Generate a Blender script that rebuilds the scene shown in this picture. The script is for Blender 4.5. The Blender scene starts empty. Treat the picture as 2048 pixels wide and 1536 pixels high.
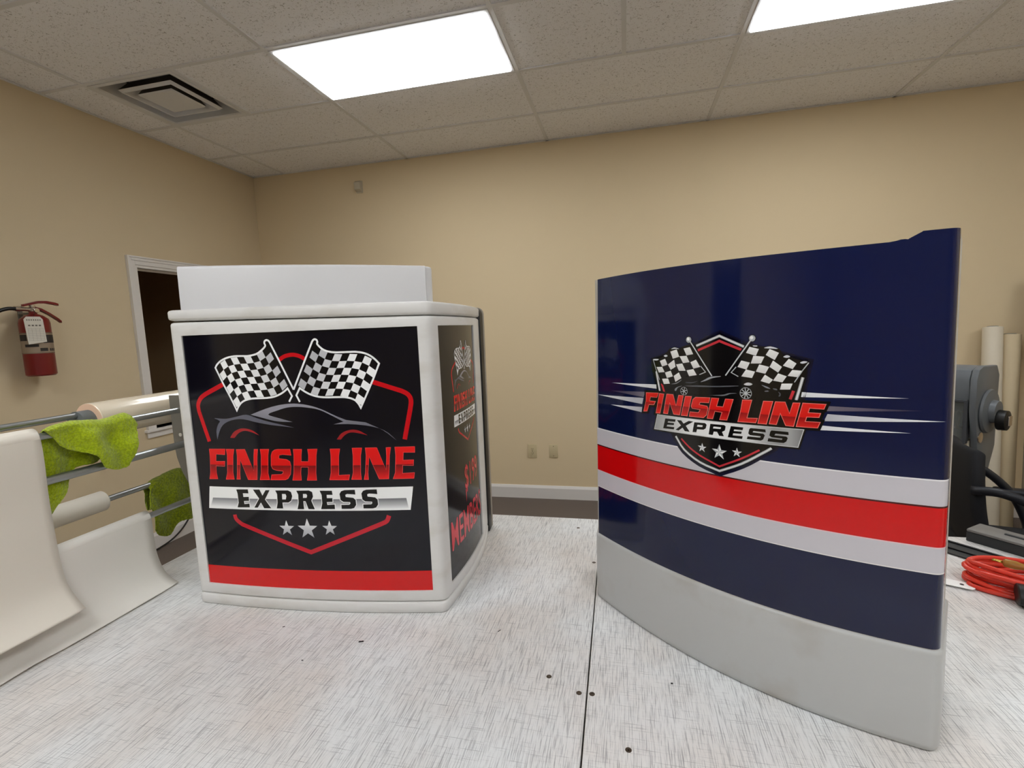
import bpy, bmesh, math, random, json
from mathutils import Vector, Matrix, noise
from mathutils.geometry import tessellate_polygon
random.seed(7)
C = bpy.context.scene.collection
PI = math.pi
TT = 0.878            # height of the table top above the floor
CEIL = 2.989
XL, YB = -3.377, 4.135
XR, YF = 4.6, -5.2

# ------------------------------------------------------------------ helpers
def lin(c):
    return tuple((x / 12.92 if x <= .04045 else ((x + .055) / 1.055) ** 2.4) for x in [v / 255 for v in c])

def mat(name, col, rough=.5, metal=0, spec=.5, coat=0, emit=None, es=0, trans=0, ior=1.45, sheen=0):
    m = bpy.data.materials.new(name); m.use_nodes = True
    b = m.node_tree.nodes['Principled BSDF']
    b.inputs['Base Color'].default_value = (*lin(col), 1)
    b.inputs['Roughness'].default_value = rough
    b.inputs['Metallic'].default_value = metal
    b.inputs['Specular IOR Level'].default_value = spec
    b.inputs['Coat Weight'].default_value = coat
    b.inputs['Coat Roughness'].default_value = .05
    b.inputs['Transmission Weight'].default_value = trans
    b.inputs['IOR'].default_value = ior
    b.inputs['Sheen Weight'].default_value = sheen
    if emit:
        b.inputs['Emission Color'].default_value = (*lin(emit), 1)
        b.inputs['Emission Strength'].default_value = es
    return m

def nd(m, t, **kw):
    n = m.node_tree.nodes.new(t)
    for k, v in kw.items():
        if k in n.inputs: n.inputs[k].default_value = v
        else: setattr(n, k, v)
    return n

def lk(m, a, b): m.node_tree.links.new(a, b)

def mapped(m, scale, rot=(0, 0, 0), coord='Object'):
    tc = nd(m, 'ShaderNodeTexCoord'); mp = nd(m, 'ShaderNodeMapping')
    mp.inputs['Scale'].default_value = scale; mp.inputs['Rotation'].default_value = rot
    lk(m, tc.outputs[coord], mp.inputs['Vector']); return mp.outputs['Vector']

def add_bump(m, vec, scale, strength, dist=.002, detail=4, kind='noise'):
    b = m.node_tree.nodes['Principled BSDF']
    n = nd(m, 'ShaderNodeTexNoise'); n.inputs['Scale'].default_value = scale; n.inputs['Detail'].default_value = detail
    if vec is not None: lk(m, vec, n.inputs['Vector'])
    bp = nd(m, 'ShaderNodeBump'); bp.inputs['Strength'].default_value = strength; bp.inputs['Distance'].default_value = dist
    lk(m, n.outputs['Fac'], bp.inputs['Height']); lk(m, bp.outputs['Normal'], b.inputs['Normal'])
    return n

def vary(m, vec, scale, c0, c1, lo=.35, hi=.65, detail=4):
    b = m.node_tree.nodes['Principled BSDF']
    n = nd(m, 'ShaderNodeTexNoise'); n.inputs['Scale'].default_value = scale; n.inputs['Detail'].default_value = detail
    if vec is not None: lk(m, vec, n.inputs['Vector'])
    r = nd(m, 'ShaderNodeValToRGB'); r.color_ramp.elements[0].position = lo; r.color_ramp.elements[1].position = hi
    r.color_ramp.elements[0].color = (*lin(c0), 1); r.color_ramp.elements[1].color = (*lin(c1), 1)
    lk(m, n.outputs['Fac'], r.inputs['Fac']); lk(m, r.outputs['Color'], b.inputs['Base Color'])
    return r

def obj(name, bm, m=None, parent=None, smooth=None, loc=None):
    me = bpy.data.meshes.new(name)
    bmesh.ops.recalc_face_normals(bm, faces=bm.faces) if smooth != 'raw' else None
    bm.to_mesh(me); bm.free()
    o = bpy.data.objects.new(name, me); C.objects.link(o)
    for x in (m if isinstance(m, (list, tuple)) else [m]):
        if x: me.materials.append(x)
    if parent: o.parent = parent
    if loc: o.location = loc
    if smooth is not None:
        for p in me.polygons: p.use_smooth = True
        if isinstance(smooth, (int, float)) and not isinstance(smooth, bool):
            me.set_sharp_from_angle(angle=math.radians(smooth))
    return o

def thing(name, label, cat, loc=(0, 0, 0), rotz=0, group=None):
    o = bpy.data.objects.new(name, None); C.objects.link(o); o.empty_display_size = .05
    o.location = loc; o.rotation_euler = (0, 0, rotz)
    o['label'] = label; o['category'] = cat
    if group: o['group'] = group
    return o

def tag(o, label, cat, group=None):
    o['label'] = label; o['category'] = cat
    if group: o['group'] = group
    return o

def struct(o, label=None, cat=None):
    o['kind'] = 'structure'
    if label: o['label'] = label
    if cat: o['category'] = cat
    return o

def box(bm, x0, x1, y0, y1, z0, z1, bev=0, mi=0, seg=2):
    r = bmesh.ops.create_cube(bm, size=1)
    vs = r['verts']
    for v in vs:
        v.co = Vector(((x0 + x1) / 2 + v.co.x * (x1 - x0), (y0 + y1) / 2 + v.co.y * (y1 - y0), (z0 + z1) / 2 + v.co.z * (z1 - z0)))
    fs = list({f for v in vs for f in v.link_faces})
    for f in fs: f.material_index = mi
    if bev:
        es = list({e for v in vs for e in v.link_edges})
        bmesh.ops.bevel(bm, geom=es, offset=bev, segments=seg, affect='EDGES', profile=.5)
    return bm

def tube(bm, pts, r, n=12, caps=True, mi=0, closed=False):
    pts = [Vector(p) for p in pts]; N = len(pts)
    rs = r if isinstance(r, (list, tuple)) else [r] * N
    rings = []; up = None
    for i, p in enumerate(pts):
        if closed: t = (pts[(i + 1) % N] - pts[i - 1])
        else: t = (pts[min(i + 1, N - 1)] - pts[max(i - 1, 0)])
        t.normalize()
        if up is None:
            a = Vector((0, 0, 1)) if abs(t.z) < .9 else Vector((1, 0, 0))
            up = (a - t * a.dot(t)).normalized()
        else: up = (up - t * up.dot(t)).normalized()
        s = t.cross(up)
        rings.append([bm.verts.new(p + (up * math.cos(2 * PI * k / n) + s * math.sin(2 * PI * k / n)) * rs[i]) for k in range(n)])
    for i in range(N if closed else N - 1):
        a, b = rings[i], rings[(i + 1) % N]
        for k in range(n):
            f = bm.faces.new((a[k], a[(k + 1) % n], b[(k + 1) % n], b[k])); f.material_index = mi; f.smooth = True
    if caps and not closed:
        for g in (rings[0], rings[-1]):
            f = bm.faces.new(g); f.material_index = mi
    return bm

def prism(bm, poly, axis, a0, a1, mi=0, bev=0):
    """extrude a 2-D polygon between a0 and a1 along axis ('x','y','z')"""
    def P(p, a):
        return {'x': (a, p[0], p[1]), 'y': (p[0], a, p[1]), 'z': (p[0], p[1], a)}[axis]
    A = [bm.verts.new(P(p, a0)) for p in poly]; B = [bm.verts.new(P(p, a1)) for p in poly]
    fs = [bm.faces.new(A), bm.faces.new(B)]
    n = len(poly)
    for i in range(n): fs.append(bm.faces.new((A[i], A[(i + 1) % n], B[(i + 1) % n], B[i])))
    for f in fs: f.material_index = mi
    if bev:
        bmesh.ops.bevel(bm, geom=list({e for f in fs[:2] for e in f.edges}), offset=bev, segments=2, affect='EDGES', profile=.5)
    return bm

def lathe(bm, prof, n=32, ctr=(0, 0, 0), axis='z', mi=0):
    rings = []
    for r, h in prof:
        ring = []
        for k in range(n):
            a = 2 * PI * k / n
            p = {'z': (r * math.cos(a), r * math.sin(a), h), 'y': (r * math.cos(a), h, r * math.sin(a)), 'x': (h, r * math.cos(a), r * math.sin(a))}[axis]
            ring.append(bm.verts.new(Vector(p) + Vector(ctr)))
        rings.append(ring)
    for a, b in zip(rings, rings[1:]):
        for k in range(n):
            f = bm.faces.new((a[k], a[(k + 1) % n], b[(k + 1) % n], b[k])); f.material_index = mi
    for g in (rings[0], rings[-1]):
        f = bm.faces.new(g); f.material_index = mi
    return bm

def NB(): return bmesh.new()

def spline(P, n=6, closed=False):
    P = [Vector(p) for p in P]; N = len(P); out = []
    for i in range(N if closed else N - 1):
        p0 = P[(i - 1) % N] if closed or i > 0 else P[0] * 2 - P[1]
        p1 = P[i]; p2 = P[(i + 1) % N]
        p3 = P[(i + 2) % N] if closed or i + 2 < N else P[-1] * 2 - P[-2]
        for k in range(n):
            t = k / n
            out.append(((p1 * 2) + (p2 - p0) * t + (p0 * 2 - p1 * 5 + p2 * 4 - p3) * t * t + (p1 * 3 - p0 - p2 * 3 + p3) * t ** 3) * .5)
    if not closed: out.append(P[-1])
    return out

# ------------------------------------------------------------------ materials
M = {}
def wallpaint(name, col):
    m = mat(name, col, .75, spec=.3)
    v = mapped(m, (1, 1, 1)); add_bump(m, v, 160, .12, .001, 3)
    return m
M['wall'] = wallpaint('beige_wall_paint', (224, 204, 168))
M['wall2'] = wallpaint('beige_wall_paint_side', (212, 194, 162))
M['wallfront_dim'] = wallpaint('beige_wall_paint_dimmed', (170, 155, 130))  # beige darkened in colour so the panels reflect a dim front room
M['dark_room'] = mat('dark_room_paint', (190, 160, 120), .9)
M['trim'] = mat('white_trim_paint', (226, 222, 218), .4)
M['frame_white'] = mat('ceiling_frame_white', (226, 226, 228), .5)

m = M['tile'] = mat('acoustic_tile', (206, 199, 192), .95, spec=.1)
v = mapped(m, (1, 1, 1))
n1 = nd(m, 'ShaderNodeTexNoise', Scale=95.0, Detail=3.0, Distortion=1.4); lk(m, v, n1.inputs['Vector'])
r1 = nd(m, 'ShaderNodeValToRGB'); r1.color_ramp.elements[0].position = .33; r1.color_ramp.elements[1].position = .41
r1.color_ramp.elements[0].color = (*lin((186, 184, 184)), 1); r1.color_ramp.elements[1].color = (*lin((249, 249, 253)), 1)
lk(m, n1.outputs['Fac'], r1.inputs['Fac']); lk(m, r1.outputs['Color'], m.node_tree.nodes['Principled BSDF'].inputs['Base Color'])
bp = nd(m, 'ShaderNodeBump'); bp.inputs['Strength'].default_value = .4; bp.inputs['Distance'].default_value = .003
lk(m, r1.outputs['Color'], bp.inputs['Height']); lk(m, bp.outputs['Normal'], m.node_tree.nodes['Principled BSDF'].inputs['Normal'])

m = M['carpet'] = mat('dark_carpet', (94, 84, 78), 1, spec=.1)
v = mapped(m, (1, 1, 1)); vary(m, v, 260, (84, 76, 71), (128, 117, 110), .3, .7); 

# scratched white cutting surface
m = M['table'] = mat('scratched_white_laminate', (232, 230, 226), .42, spec=.4)
B = m.node_tree.nodes['Principled BSDF']
def scratch(scale, rot, lo, hi, detail=3):
    v = mapped(m, scale, rot)
    n = nd(m, 'ShaderNodeTexNoise', Scale=1.0, Detail=float(detail), Roughness=.6, Distortion=.15); lk(m, v, n.inputs['Vector'])
    r = nd(m, 'ShaderNodeMapRange'); r.inputs['From Min'].default_value = lo; r.inputs['From Max'].default_value = hi
    lk(m, n.outputs['Fac'], r.inputs['Value']); return r.outputs['Result']
def mul(a, b, op='MULTIPLY'):
    x = nd(m, 'ShaderNodeMath', operation=op)
    lk(m, a, x.inputs[0])
    if isinstance(b, (int, float)): x.inputs[1].default_value = b
    else: lk(m, b, x.inputs[1])
    return x.outputs[0]
s1 = scratch((620, 16, 1), (0, 0, math.radians(6)), .30, .50)
s2 = scratch((18, 620, 1), (0, 0, math.radians(-3)), .26, .44)
s3 = scratch((520, 20, 1), (0, 0, math.radians(24)), .28, .46)
s4 = scratch((520, 20, 1), (0, 0, math.radians(-22)), .28, .46)
s5 = scratch((700, 5, 1), (0, 0, math.radians(2)), .28, .36)
tot = mul(mul(mul(s1, s2), mul(s3, s4)), s5)
cr = nd(m, 'ShaderNodeValToRGB'); e = cr.color_ramp.elements
e[0].color = (*lin((168, 168, 170)), 1); e[0].position = 0; e[1].color = (*lin((232, 233, 233)), 1); e[1].position = .75
lk(m, tot, cr.inputs['Fac'])
v = mapped(m, (1, 1, 1)); st = nd(m, 'ShaderNodeTexNoise', Scale=5.0, Detail=4.0); lk(m, v, st.inputs['Vector'])
sr = nd(m, 'ShaderNodeValToRGB'); sr.color_ramp.elements[0].position = .35; sr.color_ramp.elements[1].position = .68
sr.color_ramp.elements[0].color = (*lin((255, 255, 255)), 1); sr.color_ramp.elements[1].color = (*lin((246, 238, 232)), 1)
lk(m, st.outputs['Fac'], sr.inputs['Fac'])
mx = nd(m, 'ShaderNodeMix', data_type='RGBA', blend_type='MULTIPLY'); mx.inputs[0].default_value = 1
lk(m, cr.outputs['Color'], mx.inputs[6]); lk(m, sr.outputs['Color'], mx.inputs[7]); lk(m, mx.outputs[2], B.inputs['Base Color'])
bp = nd(m, 'ShaderNodeBump'); bp.inputs['Strength'].default_value = .25; bp.inputs['Distance'].default_value = .0006
lk(m, tot, bp.inputs['Height']); lk(m, bp.outputs['Normal'], B.inputs['Normal'])

m = M['kiosk'] = mat('white_moulded_plastic', (214, 211, 206), .38, spec=.45)
v = mapped(m, (1, 1, 2.5)); vary(m, v, 7, (207, 203, 196), (220, 218, 215), .3, .5, 6)
M['cover'] = mat('smooth_white_plastic', (214, 213, 214), .35)
m = M['gray'] = mat('gray_gelcoat', (182, 181, 178), .3, spec=.5)
v = mapped(m, (1, 1, 1)); vary(m, v, 6, (170, 163, 154), (186, 186, 184), .3, .5, 5)
M['shell'] = mat('pale_fibreglass_edge', (190, 184, 174), .6)
M['shell_in'] = mat('raw_fibreglass_inside', (150, 140, 124), .8)
M['black'] = mat('black_plastic', (14, 14, 15), .45)
M['blackrub'] = mat('black_rubber', (10, 11, 12), .35)
M['door_edge'] = mat('grey_brown_door_edge', (150, 141, 130), .4)
M['darkgap'] = mat('dark_gap', (25, 22, 20), .9)
M['steel'] = mat('galvanised_steel', (182, 186, 188), .3, metal=.9)
add_bump(M['steel'], mapped(M['steel'], (1, .2, 1)), 60, .08, .001)
M['bracket'] = mat('painted_grey_steel', (128, 124, 116), .5, metal=.3)
M['paper'] = mat('cream_paper', (236, 229, 216), .7, spec=.25)
M['paper2'] = mat('white_backing_paper', (238, 234, 226), .6, spec=.3)
m = M['film'] = mat('clear_film_roll', (240, 226, 202), .16, spec=.6, coat=.5)
add_bump(m, mapped(m, (6, 1.2, 6)), 9, .25, .004, 2)
M['filmend'] = mat('film_roll_end', (243, 205, 176), .5)
M['core'] = mat('grey_core_tube', (112, 116, 116), .6)
m = M['towel'] = mat('lime_microfibre', (160, 182, 10), 1, spec=.1, sheen=.4)
v = mapped(m, (1, 1, 1)); vary(m, v, 220, (158, 180, 8), (196, 216, 26), .35, .65, 3)
add_bump(m, v, 420, .9, .004, 4)
m = M['towel2'] = mat('olive_microfibre', (128, 144, 8), 1, spec=.1, sheen=.3)
v = mapped(m, (1, 1, 1)); vary(m, v, 220, (112, 128, 4), (158, 172, 18), .35, .65, 3)
add_bump(m, v, 420, .9, .004, 4)
M['redpaint'] = mat('extinguisher_red', (112, 5, 7), .35, coat=.3)
M['handle_red'] = mat('dark_red_lever', (110, 14, 16), .35)
M['chrome'] = mat('chrome', (200, 190, 182), .2, metal=1)
M['tagwhite'] = mat('white_card', (214, 208, 196), .6)
M['ink'] = mat('grey_ink', (110, 104, 96), .7)
M['inkdark'] = mat('dark_ink', (40, 34, 32), .6)
M['labelbeige'] = mat('label_beige', (150, 132, 112), .5)
M['ivory'] = mat('ivory_plate', (206, 190, 152), .4)
M['slot'] = mat('outlet_slot', (96, 84, 62), .6)
M['machine'] = mat('machine_grey', (104, 108, 112), .4, spec=.4)
M['machine_d'] = mat('machine_dark_grey', (66, 68, 72), .45)
M['cloth_black'] = mat('black_mesh_fabric', (13, 14, 20), .8)
M['arm_black'] = mat('black_armrest', (20, 22, 30), .45)
M['tubewhite'] = mat('white_vinyl_roll', (216, 206, 186), .55)
M['tubetan'] = mat('tan_paper_roll', (204, 186, 152), .6)
M['tubegrey'] = mat('grey_vinyl_roll', (156, 146, 128), .5)
m = M['hose'] = mat('orange_red_cord', (226, 62, 44), .35, coat=.2)
M['gold'] = mat('amber_clear_plug', (206, 160, 80), .15, trans=.5)
M['brass'] = mat('brass_prongs', (200, 170, 90), .25, metal=1)
M['case'] = mat('grey_black_case', (118, 115, 112), .5)
M['card'] = mat('bright_white_card', (252, 252, 250), .5)
M['case_d'] = mat('black_case_side', (44, 45, 46), .55)
M['scrap'] = mat('black_vinyl_scrap', (24, 20, 22), .5)
M['screw'] = mat('rusty_screw_head', (78, 66, 54), .5, metal=.5)
M['bouncefloor'] = mat('pale_bounce_floor', (230, 226, 220), .35)  # made-up pale floor out of view, bounces light onto the ceiling tiles
vary(M['bouncefloor'], mapped(M['bouncefloor'], (1, 1, 1)), 14, (222, 218, 212), (234, 231, 226))
M['doorwood'] = mat('dark_door_wood', (58, 40, 28), .4)
M['vent_shade'] = mat('vent_shaded_metal', (96, 90, 84), .6)  # darker copy of the white vent metal, shade painted on the louver slopes
M['sensor'] = mat('sensor_ivory', (196, 186, 164), .5)
M['wood'] = mat('table_leg_wood', (120, 100, 76), .6)
M['glass'] = mat('clear_window', (210, 216, 214), .05, trans=.85)
def lightmat(strength):
    m = mat('fluorescent_lens', (250, 250, 250), .4)
    b = m.node_tree.nodes['Principled BSDF']
    tc = nd(m, 'ShaderNodeTexCoord'); sx = nd(m, 'ShaderNodeSeparateXYZ'); lk(m, tc.outputs['Object'], sx.inputs[0])
    a = nd(m, 'ShaderNodeMath', operation='ABSOLUTE'); lk(m, sx.outputs['Y'], a.inputs[0])
    d = nd(m, 'ShaderNodeMath', operation='SUBTRACT'); lk(m, a.outputs[0], d.inputs[0]); d.inputs[1].default_value = .15
    e = nd(m, 'ShaderNodeMath', operation='ABSOLUTE'); lk(m, d.outputs[0], e.inputs[0])
    r = nd(m, 'ShaderNodeMapRange'); r.inputs['From Min'].default_value = 0; r.inputs['From Max'].default_value = .13
    r.inputs['To Min'].default_value = strength * 1.25; r.inputs['To Max'].default_value = strength * .8
    lk(m, e.outputs[0], r.inputs['Value']); lk(m, r.outputs['Result'], b.inputs['Emission Strength'])
    b.inputs['Emission Color'].default_value = (.94, .975, 1, 1)
    return m
M['lens'] = lightmat(10)

# printed vinyl: colour comes from a corner attribute
def printmat(name, rough, coat, bump=0):
    m = mat(name, (0, 0, 0), rough, spec=.5, coat=coat)
    a = nd(m, 'ShaderNodeVertexColor'); a.layer_name = 'Col'
    lk(m, a.outputs['Color'], m.node_tree.nodes['Principled BSDF'].inputs['Base Color'])
    if bump:
        add_bump(m, mapped(m, (2.2, 2.2, 1)), 3, bump, .02, 3)
    return m
M['print'] = printmat('printed_gloss_panel', .1, 0)
M['print_w'] = printmat('printed_vinyl_wrap', .12, .15, .07)

# ------------------------------------------------------------------ room
def plane_wall(name, pts, m):
    bm = NB(); bm.faces.new([bm.verts.new(p) for p in pts]); return obj(name, bm, m, smooth='raw')

bm = NB(); box(bm, XL - 1.9, XR + .1, .25, YB + .1, -.1, 0)
struct(obj('floor', bm, M['carpet']), 'dark grey brown carpet floor', 'floor')
bm = NB(); box(bm, XL - .1, XR + .1, YF - .1, .25, -.1, 0)
struct(obj('floor_front_bounce', bm, M['bouncefloor']), 'unseen pale front floor, added to bounce light up to the ceiling', 'floor')

# back wall, right wall, front wall
bm = NB(); box(bm, XL - .1, XR + .1, YB, YB + .1, 0, CEIL + .1); struct(obj('wall_back', bm, M['wall']), 'beige painted back wall', 'wall')
bm = NB(); box(bm, XR, XR + .1, YF, YB, 0, CEIL + .1); struct(obj('wall_right', bm, M['wall2']), 'beige painted wall at the right', 'wall')
bm = NB(); box(bm, XL - .1, XR + .1, YF - .1, YF, 0, CEIL + .1); struct(obj('wall_front', bm, M['wallfront_dim']), 'beige wall behind the camera', 'wall')
# left wall with an interior window opening
DY0, DY1, DZ0, DZ = 2.858, 3.76, .872, 2.05
bm = NB(); WT = .12
box(bm, XL - WT, XL, YF, DY0, 0, CEIL + .1); box(bm, XL - WT, XL, DY1, YB, 0, CEIL + .1); box(bm, XL - WT, XL, DY0, DY1, DZ, CEIL + .1); box(bm, XL - WT, XL, DY0, DY1, 0, DZ0)
bmesh.ops.remove_doubles(bm, verts=bm.verts, dist=1e-5)
struct(obj('wall_left', bm, M['wall2']), 'beige painted left wall with an interior window opening', 'wall')
bm = NB()
x0, x1, y0, y1 = XL - 1.75, XL - WT, 2.0, YB
for q in ([(x0, y0, 0), (x0, y1, 0), (x0, y1, 2.6), (x0, y0, 2.6)], [(x0, y0, 0), (x1, y0, 0), (x1, y0, 2.6), (x0, y0, 2.6)], [(x0, y1, 0), (x1, y1, 0), (x1, y1, 2.6), (x0, y1, 2.6)], [(x0, y0, 2.6), (x1, y0, 2.6), (x1, y1, 2.6), (x0, y1, 2.6)]):
    bm.faces.new([bm.verts.new(p) for p in q])
struct(obj('wall_beyond', bm, M['dark_room'], smooth='raw'), 'unlit dark room beyond the window opening', 'wall')
dr = bpy.data.objects.new('window_1', None); C.objects.link(dr); dr.location = (XL, (DY0 + DY1) / 2, 0)
struct(dr, 'white cased window opening to a dark room', 'window')
cw = .06
bm = NB()
hy = (DY1 - DY0) / 2
for w0, w1, t in ((0, cw * .5, .012), (cw * .5, cw * .82, .018), (cw * .82, cw, .025)):
    box(bm, 0, t, -hy - w1, -hy - w0, DZ0 - .02, DZ + w1, .001); box(bm, 0, t, hy + w0, hy + w1, DZ0 - .02, DZ + w1, .003)
    box(bm, 0, t, -hy - w0, hy + w0, DZ + w0, DZ + w1, .001)
obj('casing', bm, M['trim'], dr)
bm = NB()
box(bm, -WT, .004, -hy, -hy + .018, DZ0, DZ, 0); box(bm, -WT, .004, hy - .018, hy, DZ0, DZ, 0); box(bm, -WT, .004, -hy + .018, hy - .018, DZ - .018, DZ, 0)
box(bm, -.06, -.045, -hy + .018, -hy + .03, DZ0, DZ - .018); box(bm, -.06, -.045, -hy + .03, hy - .018, DZ - .032, DZ - .018)
obj('jamb', bm, M['trim'], dr)
bm = NB(); box(bm, -WT, .03, -hy - cw - .015, hy + cw + .015, DZ0 - .02, DZ0, .004); box(bm, 0, .014, -hy - cw, hy + cw, DZ0 - .062, DZ0 - .02, .003)
obj('sill', bm, M['trim'], dr)
# unseen dark door added to the left wall for the navy wrap to reflect
d2 = bpy.data.objects.new('added_door_1', None); C.objects.link(d2); d2.location = (XL, -1.3, 0); struct(d2, 'dark wooden door added behind the camera for the wrap to reflect', 'door')
bm = NB(); box(bm, 0, .03, -.46, .46, 0, 2.05, .003); dl = obj('leaf', bm, M['doorwood'], d2)
bm = NB()
for a, b, c, d in ((-.54, -.46, 0, 2.13), (.46, .54, 0, 2.13), (-.46, .46, 2.05, 2.13)): box(bm, 0, .02, a, b, c, d, .003)
obj('casing', bm, M['trim'], d2)
bm = NB(); tube(bm, [(.03, .4, 1.0), (.07, .4, 1.0)], .012, 10); tube(bm, [(.07, .41, 1.0), (.07, .3, 1.0)], .009, 10); obj('door_handle', bm, M['chrome'], dl)

def baseboard(name, x0, x1, y0, y1, face, lab):
    bm = NB(); h = .116
    if face == 'back':
        prism(bm, [(YB, 0), (YB - .016, 0), (YB - .016, h - .022), (YB - .010, h - .008), (YB - .006, h), (YB, h)], 'x', x0, x1)
    else:
        prism(bm, [(XL, 0), (XL + .016, 0), (XL + .016, h - .022), (XL + .010, h - .008), (XL + .006, h), (XL, h)], 'y', y0, y1)
    struct(obj(name, bm, M['trim']), lab, 'baseboard')
baseboard('baseboard_back', XL + .016, XR, 0, 0, 'back', 'white baseboard along the back wall')
baseboard('baseboard_left', 0, 0, -.75, YB - .016, 'left', 'white baseboard along the left wall')

# ceiling: tile field with light and vent openings, and the T-bar grid
GX = [-3.0359 + 1.2192 * i for i in range(-1, 8)]
GY0 = 2.3946
GYs = [GY0 + .6096 * k for k in range(-12, 3)]
lights = []       # (grid column, row)
for col, row in ((2, 0), (4, 0), (2, -5), (4, -5), (6, -2), (2, -8), (4, -8)):
    lights.append((GX[col], GX[col] + 1.2192, GY0 + .6096 * row, GY0 + .6096 * (row + 1)))
VX0, VX1, VY0, VY1 = GX[1], GX[1] + .6096, GY0, GY0 + .6096
xs = sorted({XL, XR} | {x for x in GX if XL < x < XR} | {VX1, GX[3] + .6096})
ys = sorted({YF, YB} | {y for y in GYs if YF < y < YB})
def inside(cx, cy):
    if VX0 < cx < VX1 and VY0 < cy < VY1: return True
    return any(a < cx < b and c < cy < d for a, b, c, d in lights)
bm = NB()
for i in range(len(xs) - 1):
    for j in range(len(ys) - 1):
        a, b, c, d = xs[i], xs[i + 1], ys[j], ys[j + 1]
        if inside((a + b) / 2, (c + d) / 2): continue
        s = [0 for _ in range(4)]
        bm.faces.new([bm.verts.new((x, y, CEIL + .006 + z)) for (x, y), z in zip(((a, c), (a, d), (b, d), (b, c)), s)])
ce = struct(obj('ceiling', bm, M['tile'], smooth='raw'), 'suspended ceiling of off-white acoustic tiles', 'ceiling')
bm = NB()
for x in [x for x in GX if XL < x < XR]: box(bm, x - .012, x + .012, YF, YB, CEIL, CEIL + .03)
for y in ys[1:-1]: box(bm, XL, XR, y - .0121, y + .0121, CEIL + .0003, CEIL + .03)
box(bm, GX[1] + .6096 - .012, GX[1] + .6096 + .012, VY0, VY1, CEIL + .0001, CEIL + .03)
box(bm, GX[3] + .6096 - .012, GX[3] + .6096 + .012, GY0 - .6096 * 2, GY0 + .6096, CEIL + .0001, CEIL + .03)
box(bm, XL, XR, YB - .02, YB, CEIL, CEIL + .004); box(bm, XL, XL + .02, YF, YB, CEIL, CEIL + .004)
g = obj('ceiling_grid', bm, M['frame_white'], ce)
bm = NB(); box(bm, XL - .1, XR + .1, YF - .1, YB + .1, CEIL + .16, CEIL + .22)
obj('ceiling_deck', bm, M['darkgap'], ce)

# fluorescent troffers
LAB = ['fluorescent ceiling light panel nearest the white vent, whole panel in view',
       'fluorescent ceiling light panel above the navy cover, cut by the top edge',
       'fluorescent panel in the middle of the ceiling above the table', 'fluorescent panel over the right board of the table',
       'fluorescent panel by the right wall', 'fluorescent panel near the front wall on the left', 'fluorescent panel near the front wall on the right']
for k, (a, b, c, d) in enumerate(lights):
    t = thing('ceiling_light', LAB[k], 'light', ((a + b) / 2, (c + d) / 2, CEIL), 0, 'fluorescent troffers')
    hx, hy_ = (b - a) / 2 - .013, (d - c) / 2 - .013
    bm = NB(); w = .016
    box(bm, -hx, hx, -hy_, -hy_ + w, -.002, .07); box(bm, -hx, hx, hy_ - w, hy_, -.002, .07)
    box(bm, -hx, -hx + w, -hy_ + w, hy_ - w, -.002, .07); box(bm, hx - w, hx, -hy_ + w, hy_ - w, -.002, .07)
    box(bm, -hx, hx, -hy_, hy_, .07, .075)
    obj('frame', bm, M['frame_white'], t)
    bm = NB(); box(bm, -hx + w, hx - w, -hy_ + w, hy_ - w, -.010, .01, .006)
    obj('diffuser', bm, M['lens'], t)

# ceiling vent: stepped square diffuser
t = thing('ceiling_vent', 'square stepped white air vent in the ceiling near the left wall', 'vent', ((VX0 + VX1) / 2, (VY0 + VY1) / 2, CEIL))
h = .292
def sqring(bm, a, za, b, zb, mi=0):
    A = [bm.verts.new((sx * a, sy * a, za)) for sx, sy in ((-1, -1), (1, -1), (1, 1), (-1, 1))]
    Bv = [bm.verts.new((sx * b, sy * b, zb)) for sx, sy in ((-1, -1), (1, -1), (1, 1), (-1, 1))]
    for i in range(4): f = bm.faces.new((A[i], A[(i + 1) % 4], Bv[(i + 1) % 4], Bv[i])); f.material_index = mi
bm = NB(); sqring(bm, h, .004, h, -.003); sqring(bm, h, -.003, .268, -.003); sqring(bm, .268, -.003, .262, .004); sqring(bm, .262, .004, .252, .11)
obj('frame', bm, [M['frame_white'], M['vent_shade']], t, smooth='raw')
bm = NB(); sqring(bm, .178, -.004, .192, .010); sqring(bm, .178, -.004, .172, -.003); sqring(bm, .172, -.003, .15, .07); sqring(bm, .192, .010, .14, .08, 1)
obj('louver', bm, [M['frame_white'], M['vent_shade']], t, smooth='raw')
bm = NB(); A = .118
bm.faces.new([bm.verts.new((sx * A, sy * A, -.004)) for sx, sy in ((-1, -1), (1, -1), (1, 1), (-1, 1))]); sqring(bm, A, -.004, A + .006, .004); sqring(bm, A + .006, .004, .1, .05, 1)
obj('center_plate', bm, [M['frame_white'], M['vent_shade']], t, smooth='raw')
bm = NB(); box(bm, -.24, .24, -.24, .24, .112, .12); obj('duct_shade', bm, M['darkgap'], t)  # flat dark sheet painted in for the shade above the louvers

# ------------------------------------------------------------------ wall fittings
t = thing('wall_sensor', 'small off-white sensor high on the back wall', 'sensor', (-2.29, YB, 2.80))
bm = NB(); box(bm, -.032, .032, -.008, 0, -.052, .052, .004); obj('base', bm, M['sensor'], t)
bm = NB(); prism(bm, [(-.008, -.045), (-.045, -.028), (-.05, .03), (-.03, .046), (-.008, .048)], 'x', -.03, .03, bev=.006); obj('cover', bm, M['sensor'], t, smooth=40)

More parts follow.
